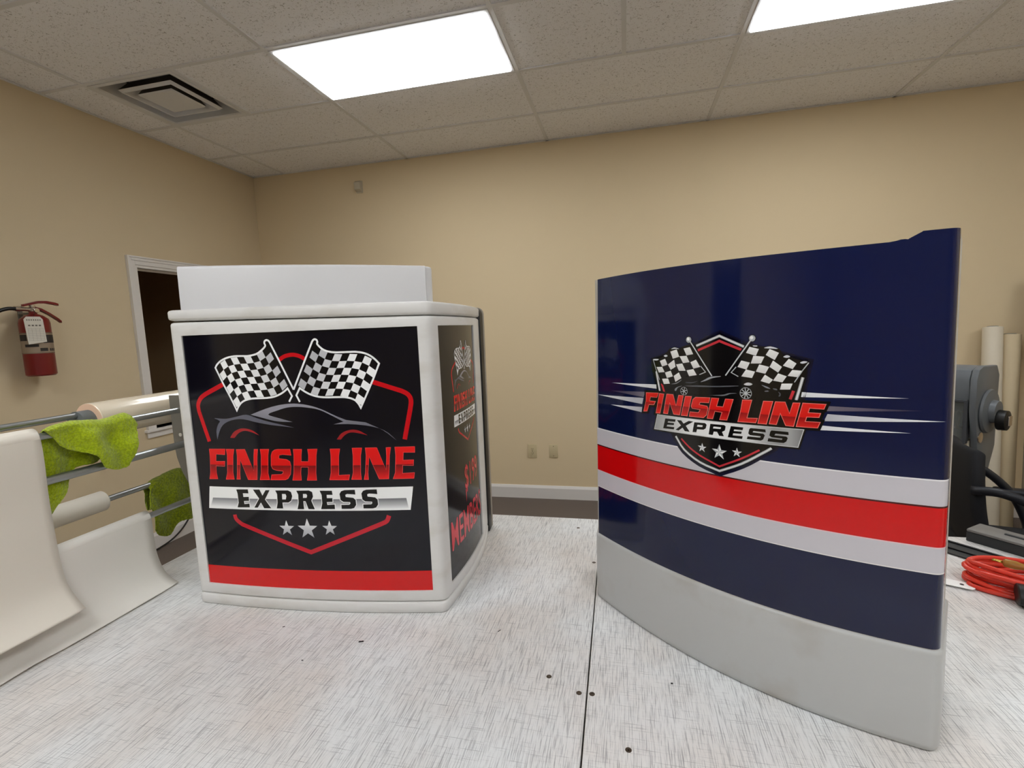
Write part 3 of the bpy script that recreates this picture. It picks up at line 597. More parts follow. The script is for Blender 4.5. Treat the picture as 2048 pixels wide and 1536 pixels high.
LC_ = json.loads('''{"streaks":[[[536,4995],[1753,5053],[1761,4973]],[[501,4825],[1494,4890],[1438,4785]],[[65,4693],[1438,4766],[1405,4644]],[[496,4527],[1405,4586],[1388,4483]],[[4249,5082],[5485,5045],[4238,5006]],[[4582,4893],[5642,4882],[4560,4817]],[[4579,4774],[5869,4748],[4538,4667]],[[4521,4598],[5520,4570],[4479,4527]]],"shield":[[3010,5977],[3426,5789],[4325,5531],[4282,5285],[4218,4914],[4103,4491],[3869,4171],[3814,4128],[3759,4086],[3691,4035],[3603,3969],[3501,3893],[3391,3820],[3277,3755],[3155,3693],[3029,3628],[2909,3658],[2786,3689],[2667,3727],[2555,3776],[2448,3834],[2353,3900],[2280,3976],[2221,4061],[2162,4146],[1837,4847],[1711,5296],[1683,5501],[2584,5784]],"silver":[[[2594,5776],[3010,5941],[3412,5764]],[[1754,5299],[1846,4893]],[[4258,5303],[4176,4957]],[[2188,4138],[2242,4062],[2296,3986],[2366,3916],[2460,3852],[2567,3793],[2679,3744],[2794,3709],[2913,3684],[3029,3658],[3154,3721],[3276,3782],[3391,3845],[3501,3917],[3605,3991],[3691,4055],[3753,4100],[3801,4136],[3848,4172]]],"redin":[[[2624,5700],[3011,5857],[3370,5715]],[[1880,5078],[1940,4924]],[[4138,5095],[4094,4962]],[[2303,4111],[2355,4067],[2407,4024],[2464,3981],[2526,3942],[2594,3904],[2678,3864],[2787,3823],[2909,3781],[3028,3738],[3154,3805],[3277,3870],[3390,3933],[3490,3995],[3582,4057],[3672,4117]]],"flagL":[[1680,5530],[1814,5526],[1854,5519],[1960,5608],[2072,5718],[2163,5747],[2287,5713],[2357,5754],[2478,5777],[2786,5341],[2592,5258],[2392,5233],[2288,5166],[2071,5080],[1907,5068]],"flagR":[[3489,5788],[3634,5751],[3722,5746],[3796,5764],[3924,5721],[3990,5613],[4084,5598],[4176,5535],[4334,5527],[4257,5409],[4137,5196],[4098,5099],[3949,5091],[3879,5145],[3780,5180],[3667,5224],[3538,5259],[3337,5278],[3209,5343]],"white":[[[2072,5672],[2208,5712],[2261,5584],[2127,5543]],[[2348,5729],[2475,5755],[2538,5634],[2408,5610]],[[1840,5495],[1959,5538],[2012,5431],[1892,5395]],[[2020,5436],[2154,5528],[2185,5402],[2081,5340]],[[2266,5592],[2408,5602],[2467,5492],[2340,5473]],[[2484,5492],[2591,5539],[2672,5417],[2543,5382]],[[1764,5381],[1892,5387],[1949,5295],[1814,5280]],[[2195,5445],[2322,5465],[2392,5339],[2253,5333]],[[1955,5287],[2081,5325],[2127,5226],[1997,5188]],[[2409,5347],[2543,5375],[2608,5274],[2460,5247]],[[2145,5235],[2253,5302],[2305,5205],[2181,5129]],[[1888,5168],[2025,5181],[2062,5090],[1930,5073]],[[3499,5761],[3641,5727],[3598,5620],[3447,5666]],[[3797,5727],[3930,5669],[3872,5557],[3743,5635]],[[3559,5620],[3724,5608],[3676,5500],[3522,5497]],[[3375,5542],[3508,5511],[3457,5400],[3315,5437]],[[3848,5550],[3975,5454],[3923,5367],[3801,5450]],[[3650,5486],[3795,5450],[3741,5342],[3601,5371]],[[3450,5400],[3588,5370],[3544,5267],[3378,5287]],[[4067,5579],[4171,5509],[4121,5425],[3987,5474]],[[4116,5412],[4246,5402],[4192,5304],[4054,5319]],[[3924,5354],[4042,5312],[3985,5218],[3853,5239]],[[3735,5328],[3853,5252],[3799,5190],[3673,5225]],[[3974,5198],[4125,5205],[4092,5112],[3952,5105]]],"pole":[[[2466,5870],[2885,5271]],[[3523,5875],[3120,5290]]],"edge":[[[1684,5519],[1754,5333],[1833,5146]],[[2680,5432],[2771,5333],[2657,5284]],[[3294,5437],[3214,5343],[3330,5282]],[[4330,5524],[4257,5415],[4148,5225]]],"glint":[[[2090,5716],[2103,5725],[2132,5739],[2163,5747],[2201,5741],[2242,5729],[2261,5720],[2242,5719],[2201,5721],[2163,5722],[2132,5719],[2103,5715]],[[3716,5743],[3732,5752],[3769,5763],[3808,5767],[3852,5757],[3897,5741],[3917,5730],[3897,5728],[3852,5732],[3809,5735],[3770,5737],[3733,5739]],[[1931,5592],[1941,5600],[1960,5608],[1979,5612],[1995,5608],[2010,5599],[2016,5591],[2006,5583],[1987,5575],[1969,5571],[1952,5575],[1937,5584]],[[3990,5608],[4001,5618],[4022,5629],[4043,5634],[4060,5630],[4077,5620],[4083,5611],[4075,5603],[4056,5596],[4038,5593],[4018,5595],[3999,5601]],[[1694,5526],[1730,5529],[1781,5531],[1814,5529],[1817,5523],[1803,5513],[1785,5506],[1763,5503],[1736,5502],[1715,5504],[1699,5510],[1689,5519]],[[4216,5523],[4226,5531],[4246,5541],[4265,5546],[4286,5545],[4307,5540],[4315,5534],[4303,5525],[4278,5514],[4255,5508],[4237,5509],[4222,5516]],[[3550,5781],[3566,5783],[3590,5782],[3608,5781],[3616,5777],[3619,5771],[3615,5768],[3601,5766],[3580,5766],[3564,5768],[3554,5772],[3548,5777]]],"ball":[[[2451,5882],[2505,5882]],[[3539,5895],[3590,5895]]],"car":[[[2677,5155],[2687,5164],[2718,5181],[2752,5200],[2785,5220],[2821,5241],[2861,5257],[2907,5266],[2957,5271],[2996,5273],[3024,5275],[3043,5274],[3040,5269],[3004,5260],[2945,5248],[2891,5234],[2852,5218],[2818,5202],[2784,5187],[2741,5173],[2699,5159]],[[2358,5068],[2418,5077],[2539,5088],[2658,5097],[2753,5101],[2846,5103],[2937,5106],[3031,5113],[3122,5121],[3200,5127],[3267,5130],[3323,5132],[3345,5130],[3323,5124],[3267,5116],[3200,5108],[3123,5100],[3033,5093],[2938,5086],[2836,5080],[2729,5075],[2626,5071],[2512,5068],[2404,5067]],[[2738,4931],[2795,4938],[2906,4948],[2998,4957],[3044,4963],[3073,4967],[3101,4973],[3129,4983],[3156,4995],[3187,5003],[3235,5007],[3287,5007],[3313,5005],[3292,5002],[3244,4996],[3201,4989],[3177,4979],[3157,4968],[3130,4958],[3090,4949],[3042,4942],[2984,4936],[2892,4932],[2787,4930]],[[3420,5165],[3435,5175],[3460,5187],[3486,5193],[3512,5189],[3538,5181],[3552,5171],[3548,5162],[3532,5152],[3513,5145],[3491,5143],[3467,5144],[3447,5147],[3431,5151],[3420,5157]],[[2163,4980],[2166,4992],[2175,5007],[2190,5021],[2214,5035],[2244,5048],[2270,5058],[2295,5064],[2317,5068],[2323,5066],[2302,5058],[2266,5045],[2235,5029],[2218,5008],[2206,4983],[2196,4967],[2182,4965],[2169,4971]],[[2090,5084],[2110,5090],[2155,5101],[2199,5115],[2240,5136],[2279,5160],[2305,5175],[2311,5174],[2304,5164],[2288,5151],[2264,5133],[2233,5111],[2199,5094],[2156,5086],[2111,5083]],[[3687,5165],[3704,5162],[3738,5152],[3768,5142],[3792,5131],[3811,5118],[3818,5111],[3806,5110],[3782,5114],[3756,5121],[3728,5135],[3699,5154]],[[3732,5070],[3745,5075],[3766,5080],[3782,5082],[3791,5078],[3796,5071],[3794,5065],[3781,5062],[3761,5060],[3745,5060],[3735,5062],[3730,5066]],[[3855,5120],[3868,5121],[3888,5119],[3903,5115],[3912,5108],[3917,5099],[3916,5094],[3903,5093],[3883,5096],[3867,5100],[3858,5107],[3853,5114]],[[3928,5070],[3938,5067],[3953,5057],[3964,5046],[3966,5033],[3964,5017],[3959,5006],[3951,4999],[3941,4996],[3935,4998],[3938,5008],[3944,5024],[3947,5038],[3941,5052],[3931,5064]],[[2392,5142],[2427,5143],[2479,5143],[2527,5146],[2570,5155],[2608,5167],[2625,5171],[2608,5161],[2568,5144],[2527,5131],[2486,5126],[2442,5125],[2409,5126],[2390,5131],[2383,5137]]],"wheel":[[[3451,5018],[3541,5024]],[[2358,4977],[2427,4982]]],"fin":[[[[1514,4879],[1808,4896],[1774,4810],[1622,4805],[1598,4727],[1739,4732],[1704,4664],[1581,4654],[1536,4522],[1450,4511],[1508,4718]]],[[[1831,4889],[1935,4889],[1845,4518],[1750,4514]]],[[[1996,4894],[2135,4897],[2197,4698],[2252,4894],[2348,4894],[2273,4537],[2145,4538],[2065,4738],[2017,4530],[1923,4526]]],[[[2388,4888],[2512,4894],[2428,4539],[2305,4535]]],[[[2589,4888],[2856,4900],[2835,4811],[2677,4805],[2658,4764],[2803,4752],[2821,4717],[2795,4596],[2738,4544],[2467,4537],[2482,4619],[2646,4623],[2677,4677],[2524,4684],[2505,4720],[2537,4844]]],[[[2884,4899],[3011,4901],[2974,4765],[3084,4764],[3124,4901],[3254,4903],[3152,4548],[3027,4543],[3068,4671],[2944,4676],[2907,4543],[2806,4541]]],[[[3403,4907],[3548,4914],[3476,4618],[3636,4629],[3612,4554],[3331,4543],[3370,4704]]],[[[3721,4911],[3857,4916],[3769,4550],[3642,4548]]],[[[3893,4914],[4029,4918],[4092,4745],[4136,4913],[4229,4916],[4149,4551],[4042,4554],[3965,4738],[3912,4557],[3809,4558]]],[[[4265,4919],[4559,4918],[4534,4844],[4355,4847],[4338,4779],[4495,4779],[4476,4717],[4320,4711],[4302,4643],[4492,4645],[4461,4558],[4185,4554]]]],"plate":[[1784,4487],[4286,4515],[4214,4236],[1713,4206]],"exp":[[[[1963,4436],[2187,4446],[2176,4400],[2028,4393],[2017,4366],[2155,4373],[2149,4337],[2006,4324],[1995,4290],[2162,4299],[2149,4257],[1916,4245]]],[[[2213,4439],[2305,4443],[2353,4392],[2457,4453],[2548,4452],[2399,4358],[2475,4261],[2381,4256],[2333,4313],[2248,4251],[2187,4257],[2299,4350]]],[[[2566,4444],[2769,4452],[2798,4427],[2781,4361],[2739,4333],[2620,4326],[2605,4269],[2531,4265]],[[2629,4405],[2726,4409],[2719,4377],[2616,4371]]],[[[2864,4452],[3108,4459],[3132,4439],[3121,4371],[3071,4338],[3103,4269],[3021,4266],[2986,4329],[2926,4326],[2909,4263],[2835,4266]],[[2922,4413],[3053,4416],[3045,4385],[2912,4378]]],[[[3218,4456],[3419,4457],[3409,4410],[3275,4407],[3267,4380],[3397,4384],[3387,4346],[3260,4340],[3249,4305],[3413,4311],[3403,4264],[3168,4262]]],[[[3531,4460],[3755,4463],[3762,4417],[3577,4417],[3566,4394],[3724,4392],[3749,4368],[3725,4298],[3689,4276],[3477,4274],[3489,4320],[3681,4322],[3688,4345],[3525,4344],[3499,4368],[3512,4438]]],[[[3844,4457],[4080,4459],[4085,4411],[3901,4413],[3890,4385],[4052,4384],[4075,4364],[4056,4308],[4020,4279],[3790,4276],[3801,4328],[3992,4326],[4001,4347],[3846,4349],[3814,4372],[3828,4435]]]],"star":[[[2714,4011],[2713,4097]],[[3023,3984],[3022,4122]],[[3319,4023],[3318,4108]]]}''')
RED, WHITE, BLK, DK = (218, 14, 18), (250, 250, 250), (10, 10, 14), (10, 10, 21)

# ------------------------------------------------------------------ kiosk with printed panels (left)
KW, KRF, KCY = .30144, 2.6411, 2.62384
KRS, KCS, KA0 = 1.1684, (-.8395, .2489), -.214694
kio = thing('kiosk_housing', 'white kiosk housing with black racing logo panels on the white table', 'kiosk', (-.69445, .932, TT), math.radians(5.10064))
def kfront(s, off=0):
    a = s / KRF; return (KRF + off) * math.sin(a), KCY - (KRF + off) * math.cos(a)
def kside(s, off=0, sgn=1):
    a = KA0 + s / KRS; return sgn * (KCS[0] + (KRS + off) * math.cos(a)), KCS[1] + (KRS + off) * math.sin(a)
CR = .013
FPX0, FPX1, SPX0, SPX1, PZ0, PZ1 = -.2705, .2755, .0335, .302, .0530, .6325
SEND = .445
def kiosk_loop(off):
    L = []
    fs = [FPX0 + (FPX1 - FPX0) * i / 24 for i in range(25)]
    def corner(sgn):
        a, b = Vector(kfront(sgn * (KW - CR), off)), Vector(kside(CR, off, sgn))
        c = Vector((sgn * (KW + off), -off * .6 + 0.0))
        c = Vector((sgn * (KW + off * 1.0), kfront(KW, off)[1]))
        return [(a * (1 - t) ** 2 + c * 2 * t * (1 - t) + b * t * t) for t in [i / 6 for i in range(7)]]
    left = [Vector(kside(SEND * (1 - i / 24) + CR * i / 24, off, -1)) for i in range(24)]
    L += [(v, 'L') for v in left]
    cl = corner(-1); L += [(v, 'cl') for v in reversed(cl)]
    L += [(Vector(kfront(s, off)), 'F') for s in fs]
    L += [(v, 'cr') for v in corner(1)]
    ss = [SPX0 + (SPX1 - SPX0) * i / 16 for i in range(17)]
    L += [(Vector(kside(s, off)), 'S') for s in ss]
    L += [(Vector(kside(SPX1 + (SEND - SPX1) * i / 6, off)), 'r') for i in range(1, 7)]
    return L
def kiosk_loft(bm, levels, skip=None, mi=0, zfun=None, cap=True):
    rings = []
    for off, z in levels:
        lp = kiosk_loop(off)
        rings.append([bm.verts.new((v.x, v.y, zfun(v.x, z) if zfun else z)) for v, k in lp])
    kinds = [k for v, k in kiosk_loop(0)]; n = len(kinds)
    for li in range(len(levels) - 1):
        for i in range(n):
            j = (i + 1) % n
            if skip and kinds[i] == kinds[j] and kinds[i] in skip and abs(levels[li][1] - PZ0) < 1e-6: continue
            f = bm.faces.new((rings[li][i], rings[li][j], rings[li + 1][j], rings[li + 1][i])); f.material_index = mi
    if cap: bm.faces.new(rings[0]); bm.faces.new(rings[-1])
    return rings, kinds
bm = NB(); kiosk_loft(bm, [(-.003, 0), (.0, .003), (.001, .022), (-.001, .0255), (-.005, .0262)]); obj('base_plinth', bm, M['kiosk'], kio, smooth=50)
bm = NB()
kiosk_loft(bm, [(-.006, .0255), (-.005, .0275), (-.0015, .0290), (0, .032), (0, PZ0), (0, PZ1), (0, .652), (-.002, .656), (-.006, .658)], skip=('F', 'S'), zfun=lambda x, z: z - .0045 * (x / .3) if z > .64 else z)
# recessed rims round the two panels
def rim(fn, a0, a1, n):
    D = -.004
    def strip(p, q):
        for (s0, z0), (s1, z1) in zip(p, q): pass
    per = [(a0 + (a1 - a0) * i / n, PZ0) for i in range(n)] + [(a1, PZ0)] + [(a0 + (a1 - a0) * i / n, PZ1) for i in range(n, -1, -1)]
    for i in range(len(per)):
        (s0, z0), (s1, z1) = per[i], per[(i + 1) % len(per)]
        q = [(*fn(s0, 0), z0), (*fn(s1, 0), z1), (*fn(s1, D), z1), (*fn(s0, D), z0)]
        bm.faces.new([bm.verts.new(p) for p in q])
rim(kfront, FPX0, FPX1, 24); rim(kside, SPX0, SPX1, 16)
obj('body_frame', bm, M['kiosk'], kio, smooth=50)
tilt = lambda x, z: z - (.0035 if z > .675 else .0055) * (x / .3)
bm = NB(); kiosk_loft(bm, [(-.008, .660), (.0005, .663), (.0025, .667), (.0025, .681), (.0, .685), (-.006, .6865)], zfun=tilt); obj('lid', bm, M['kiosk'], kio, smooth=50)
# rear gasket and door
def backshape(gx, y0, y1, ztop):
    pts = []
    for sx in (-1, 1):
        pass
    r = .018; P = [(-gx, .004), (gx, .004)] + [(gx - r + r * math.cos(a), ztop - r + r * math.sin(a)) for a in [PI / 2 * i / 6 for i in range(7)]] + [(-gx + r * math.cos(a) + r, ztop - r + r * math.sin(a)) for a in [PI / 2 + PI / 2 * i / 6 for i in range(7)]]
    b = NB(); prism(b, P, 'y', y0, y1, bev=.003); return b
obj('gasket', backshape(.3195, .430, .472, .684), M['black'], kio, smooth=50)
obj('rear_door', backshape(.3205, .472, .490, .686), M['door_edge'], kio, smooth=50)

def kiosk_logo(pr, f, w, full=True):
    """f maps front-panel metres to panel metres, w scales line widths"""
    F = lambda a: [f(*p) for p in V2(a)]
    RED1, RED2 = (206, 12, 26), (196, 20, 40)
    for k in ('hexL', 'hexR', 'hexB'): pr.line(F(LK[k]), .0098 * w, RED1 if k != 'hexB' else RED2, 1)
    pr.line(F(LK['arc']), .0085 * w, RED1, 1)
    zt, zb = f(0, .463)[1], f(0, .38)[1]
    gcol = lambda x, z, c: mixc((70, 70, 80), (150, 148, 158), (z - zb) / (zt - zb))
    pr.poly([F(LK['roof'])], gcol, 1); pr.poly([F(LK['hood'])], (96, 96, 108), 1)
    pr.poly([F(LK['wheelL'])], (160, 30, 36), 1); pr.poly([F(LK['wheelR'])], (160, 30, 36), 1)
    for sd in 'LR':
        G = [F(r) for r in LK['flag%s_grid' % sd]]
        n = len(G[0]) - 1
        L = LK['flag%s_line' % sd]
        outl = F(L)
        # black flag body, outlined in white
        body = outl[2:-2]
        pr.poly([body], BLK, 2)
        for i in range(6):
            for j in range(n):
                jj = j if sd == 'R' else j
                if (i + j) % 2 == 1:
                    t = (j / n) if sd == 'L' else 1 - j / n
                    c = mixc((250, 250, 250), (188, 188, 192), max(0, (t - .45)) / .5)
                    a = [G[i][j], G[i][j + 1], G[i + 1][j + 1], G[i + 1][j]]
                    pr.poly([a], c, 3)
        pr.line(outl, .0040 * w, WHITE, 4)
    mid = f(0, .3392)[1]; top = f(0, .377)[1]; bot = f(0, .306)[1]
    def rcol(x, z, c):
        if c > mid: return mixc((226, 10, 14), (236, 18, 18), (z - mid) / (top - mid))
        return mixc((120, 6, 12), (232, 12, 16), (mid - z) / (mid - bot) * 1.25)
    for loops in LK['fin']:
        LL = [F(l) for l in loops]
        pr.poly(LL, rcol, 2)
        for l in LL: pr.line(l, .0011 * w, (236, 70, 70), 3, True)
    pr.poly([F(LK['band'])], (247, 247, 246), 2)
    b0, b1 = f(0, .2415)[1], f(0, .2625)[1]
    bi = F(LK['bandin'])
    pr.poly([bi], lambda x, z, c: mixc((242, 242, 242), (120, 120, 124), (z - b0) / (b1 - b0)), 3)
    for loops in LK['exp']:
        LL = [F(l) for l in loops]
        for l in LL: pr.line(l, .0034 * w, (247, 247, 246), 4, True)
        pr.poly(LL, (8, 8, 8), 5)
    for s in LK['star']:
        c, p = V2(s)
        c2, p2 = f(*c), f(c[0], c[1] + math.hypot(p[0] - c[0], p[1] - c[1]))
        r = p2[1] - c2[1]; sx = w_aspect[0]
        st = [(c2[0] + (x - c2[0]) * sx, z) for x, z in star(c2, r)]
        pr.poly([st], lambda x, z, c, zz=c2[1], r=r: mixc((150, 150, 158), (250, 250, 250), (z - zz) / r * .5 + .5), 2)
    return [mid, b0, b1, (mid + bot) / 2]
w_aspect = [1.0]
pr = Print()
pr.poly([[(FPX0, PZ0), (FPX1, PZ0), (FPX1, PZ1), (FPX0, PZ1)]], DK, 0)
pr.poly([[(FPX0, PZ0), (FPX1, PZ0), (FPX1, .0982), (FPX0, .0968)]], (214, 20, 20), 1)
zc = kiosk_logo(pr, lambda s, z: (s, z), 1)
fp = pr.build('front_panel', lambda s, z, o: (*kfront(s, o - .0035), z), M['print'], kio, zcuts=zc + [.25])
fp['label'] = 'black front panel printed with crossed chequered flags and FINISH LINE EXPRESS'
pr = Print()
pr.poly([[(SPX0, PZ0), (SPX1, PZ0), (SPX1, PZ1), (SPX0, PZ1)]], DK, 0)
w_aspect[0] = .72
zc = kiosk_logo(pr, lambda s, z: (.0999 + .376 * (s + .242), .3466 + .52 * (z - .1375)), .45)
for p in font_polys('$199', .1500, .268, .222, .292, .012): pr.poly([p], (214, 46, 62), 2)
pr.poly([[(.1512, .232), (.1592, .232), (.1555, .198)]], (214, 46, 62), 2)
for p in font_polys('MEMBERS', .050, .296, .118, .188, .012): pr.poly([p], (222, 48, 66), 2)
sp = pr.build('side_panel', lambda s, z, o: (*kside(s, o - .0035), z), M['print'], kio, step=.02, zcuts=zc)
sp['label'] = 'black side panel with a small racing logo above a red price and the word MEMBERS'

# white rounded cover lying on the kiosk lid
P0, P1 = Vector((-1.000, .944)), Vector((-.474, 1.186))
ang = math.atan2(P1.y - P0.y, P1.x - P0.x); Lh = (P1 - P0).length
tc_ = thing('white_cover', 'smooth white curved cover lying on top of the kiosk', 'cover', (P0.x, P0.y, TT + .6905), ang)
tc_.rotation_euler = (0, .0108, ang)
def cov(off):
    r = .022; pts = []
    fr = [(x, -.030 * 4 * (x / Lh) * (1 - x / Lh)) for x in [Lh * (.004 + .966 * i / 24) for i in range(25)]]
    pts += [Vector((x, y - off)) for x, y in fr]
    e = Vector((Lh, 0))
    pts += [Vector((Lh + off - r + r * math.sin(a), .006 + r - r * math.cos(a) - off * math.cos(a))) for a in [PI / 2 * i / 5 for i in range(1, 6)]]
    pts += [Vector((Lh - .01 + off, .14)), Vector((Lh - .02, .15 + off)), Vector((.02, .15 + off)), Vector((-off + .005, .14)), Vector((-off, .006))]
    return pts
bm = NB(); rings = []
for off, z in ((-.003, 0), (0, .002), (0, .094), (-.0015, .0985), (-.006, .1005)):
    rings.append([bm.verts.new((p.x, p.y, z)) for p in cov(off)])
for a, b in zip(rings, rings[1:]):
    for i in range(len(a)): bm.faces.new((a[i], a[(i + 1) % len(a)], b[(i + 1) % len(a)], b[i]))
bm.faces.new(rings[0])
obj('cover_shell', bm, M['cover'], tc_, smooth=50)
bm = NB(); bm.faces.new([bm.verts.new((p.x, p.y, .1005)) for p in cov(-.006)]); obj('cover_top', bm, M['cover'], tc_, smooth='raw')

# ------------------------------------------------------------------ curved navy cover (right)
CL, CA_, CB_, CANG = .59372, .2074, -.0221, math.radians(-34.7213)
cov_r = thing('striped_cover', 'tall curved cover wrapped in navy with silver and red stripes', 'curved panel', (-.067, 1.0807, TT), CANG)
XF = CL - .014
cc, ss_ = math.cos(CANG), math.sin(CANG)
def lean(x, z):
    u = min(1, max(0, x / CL)); t = max(0, z / .72)
    wx, wy = (.005 * (1 - u) - .004 * u) * t, .008 * u * t
    return Vector((wx * cc + wy * ss_, -wx * ss_ + wy * cc))
def cy0(x):
    t = x / CL; return -(CA_ * t * (1 - t) + CB_ * t * (1 - t) * (1 - 2 * t))
def cbase(x):
    """point and outward normal in plan; x runs along the front, then round the corner and along the return"""
    if x <= XF:
        d = (cy0(x + 1e-4) - cy0(x - 1e-4)) / 2e-4; T = Vector((1, d)).normalized()
        return Vector((x, cy0(x))), Vector((T.y, -T.x))
    d = (cy0(XF) - cy0(XF - 1e-4)) / 1e-4; a0 = math.atan2(d, 1); a1 = math.radians(60) - CANG
    r = .016; p = Vector((XF, cy0(XF))); c = p + Vector((-math.sin(a0), math.cos(a0))) * r
    arc = r * (a1 - a0); s = x - XF
    if s < arc:
        a = a0 + s / r; return c + Vector((math.sin(a), -math.cos(a))) * r, Vector((math.sin(a), -math.cos(a)))
    e = c + Vector((math.sin(a1), -math.cos(a1))) * r
    return e + Vector((math.cos(a1), math.sin(a1))) * (s - arc), Vector((math.sin(a1), -math.cos(a1)))
def SC(x, z, o=0):
    p, n = cbase(x); q = p + n * o + lean(x, z); return (q.x, q.y, z)
ARC = .016 * (math.radians(60) - CANG - math.atan2((cy0(XF) - cy0(XF - 1e-4)) / 1e-4, 1))
XEND = XF + ARC + .16
def ztop(x):
    if x < .530: return .7163 + .001 * math.sin(x * 9)
    if x < .542: return .7163 + .0012 * math.sin((x - .53) / .012 * PI)
    if x < .5555: return .7175 + (x - .542) / .0135 * .0075
    return .7255
cols = [XF * i / 60 for i in range(61)] + [XF - .03 + .03 * k / 12 for k in range(12)] + [.53, .534, .538, .542, .546, .55, .5535, .5557, .5565] + [XF + ARC * i / 8 for i in range(1, 9)] + [XF + ARC + .16 * i / 6 for i in range(1, 7)]
cols = sorted(set(round(c, 5) for c in cols))
def shell(bm, z0, zt, o_out, o_in, mi_out=0, mi_in=1, x0=0):
    cs = [c for c in cols if c >= x0]
    A = [bm.verts.new(SC(x, z0, o_out)) for x in cs]; Bt = [bm.verts.new(SC(x, zt(x), o_out)) for x in cs]
    Ai = [bm.verts.new(SC(x, z0, o_in)) for x in cs]; Bi = [bm.verts.new(SC(x, zt(x), o_in)) for x in cs]
    def q(a, b, c, d, mi): f = bm.faces.new((a, b, c, d)); f.material_index = mi
    for i in range(len(cs) - 1):
        q(A[i], A[i + 1], Bt[i + 1], Bt[i], mi_out); q(Ai[i + 1], Ai[i], Bi[i], Bi[i + 1], mi_in)
        q(Bt[i], Bt[i + 1], Bi[i + 1], Bi[i], mi_out); q(A[i + 1], A[i], Ai[i], Ai[i + 1], mi_out)
    q(A[0], Bt[0], Bi[0], Ai[0], mi_out); q(A[-1], Ai[-1], Bi[-1], Bt[-1], mi_out)
    # left return leg
    d = Vector((math.cos(math.radians(88) - CANG), math.sin(math.radians(88) - CANG)))
    ex = []
    for k, (sv, o) in enumerate(((A[0], 0), (Bt[0], 0), (Bi[0], 1), (Ai[0], 1))):
        ex.append(bm.verts.new((sv.co.x + d.x * .15, sv.co.y + d.y * .15, sv.co.z)))
    q(A[0], ex[0], ex[1], Bt[0], mi_out); q(Bi[0], ex[2], ex[3], Ai[0], mi_in); q(ex[0], ex[3], ex[2], ex[1], mi_out); q(Bt[0], ex[1], ex[2], Bi[0], mi_out); q(A[0], Ai[0], ex[3], ex[0], mi_out)
bm = NB(); shell(bm, .148, lambda x: ztop(x) - .0015, 0, -.005); obj('shell', bm, [M['shell'], M['shell_in']], cov_r, smooth=35)
# grey plinth, standing a few millimetres proud
bm = NB()
lev = [(-.002, 0), (.0025, .003), (.0042, .012), (.0042, .146), (.003, .1505), (.0006, .1525)]
cs = cols; rows = [[bm.verts.new(SC(x, z, o)) for x in cs] for o, z in lev]
rows.append([bm.verts.new(SC(x, .1525, -.006)) for x in cs]); rows.append([bm.verts.new(SC(x, 0, -.006)) for x in cs])
dirv = Vector((math.cos(math.radians(88) - CANG), math.sin(math.radians(88) - CANG)))
for r in rows:     # left end turns back a little
    a = r[0].co.copy(); r.insert(0, bm.verts.new((a.x - .0018, a.y + .002, a.z))); r.insert(0, bm.verts.new((a.x - .0025 + dirv.x * .006, a.y + .001 + dirv.y * .006, a.z))); r.insert(0, bm.verts.new((a.x - .002 + dirv.x * .15, a.y + dirv.y * .15, a.z)))
n = len(rows)
for i in range(n):
    a, b = rows[i], rows[(i + 1) % n]
    for k in range(len(a) - 1): bm.faces.new((a[k], a[k + 1], b[k + 1], b[k]))
bm.faces.new([r[0] for r in rows]); bm.faces.new([r[-1] for r in rows])
obj('plinth', bm, M['gray'], cov_r, smooth=50)['label'] = 'plain grey base of the cover'
# printed wrap
pr = Print()
X0, XE = .0022, XF + ARC + .05
def navyc(x, z, c): return mixc((10, 18, 52), (13, 24, 66), (z / .72))
top_edge = [(x, ztop(x) - .0008) for x in reversed([c for c in cols if X0 <= c <= XE])]
pr.poly([[(X0, .1535), (XE, .1535)] + top_edge], navyc, 0)
for z0, z1, c in ((.2632, .3955, None), (.2625, .2640, (235, 230, 228)), (.2993, .3008, (236, 206, 206)), (.3560, .3585, (70, 10, 14)), (.3935, .3955, (238, 236, 238))):
    pr.poly([[(X0, z0), (XE - .004, z0), (XE - .004, z1), (X0, z1)]], c or (204, 200, 206), 1 if c is None else 3)
pr.poly([[(X0, .3010), (XE - .012, .3010), (XE - .012, .3575), (X0, .3575)]], (212, 6, 10), 2)
for i, s in enumerate(LC_['streaks']):
    P = V2(s); tip = P[0] if i < 4 else P[1]
    base = max(abs(p[0] - tip[0]) for p in P)
    c1 = (226, 226, 230) if i in (0, 4, 7) else ((120, 112, 124) if i in (1, 5) else (186, 186, 194))
    pr.poly([P], lambda x, z, c, tip=tip, base=base, c1=c1: mixc((250, 250, 252) if c1[0] > 180 else (60, 56, 80), c1, abs(x - tip[0]) / base), 4)
# soft dark halo behind the emblem
fin_all = [[V2(l) for l in loops] for loops in LC_['fin']]
sh = V2(LC_['shield'])
for w, c in ((.012, (12, 16, 50)), (.008, (10, 12, 36)), (.004, (7, 8, 20))):
    pr.line(sh, w, c, 4, True)
pr.poly([sh], (9, 9, 12), 5)
for i, l in enumerate(LC_['silver']):
    z_ = V2(l); pr.line(z_, .0042, (176, 176, 178), 6); pr.line(z_, .0018, (232, 232, 232), 7)
for l in LC_['redin']: pr.line(V2(l), .0040 if len(l) < 4 else .0030, (206, 52, 64), 6)
for k in ('flagL', 'flagR'):
    P = V2(LC_[k]); pr.poly([P], (9, 9, 11), 7); pr.line(P, .0028, (9, 9, 11), 7, True)
for l in LC_['white']:
    P = V2(l); z0_ = min(p[1] for p in P); z1_ = max(p[1] for p in P)
    pr.poly([P], lambda x, z, c, a=z0_, b=z1_: mixc((222, 220, 218), (246, 246, 244), (z - a) / (b - a)), 8)
for l in LC_['edge']: pr.line(V2(l), .0014, (190, 192, 194), 9)
for l in LC_['glint']: pr.poly([V2(l)], (214, 216, 222), 9)
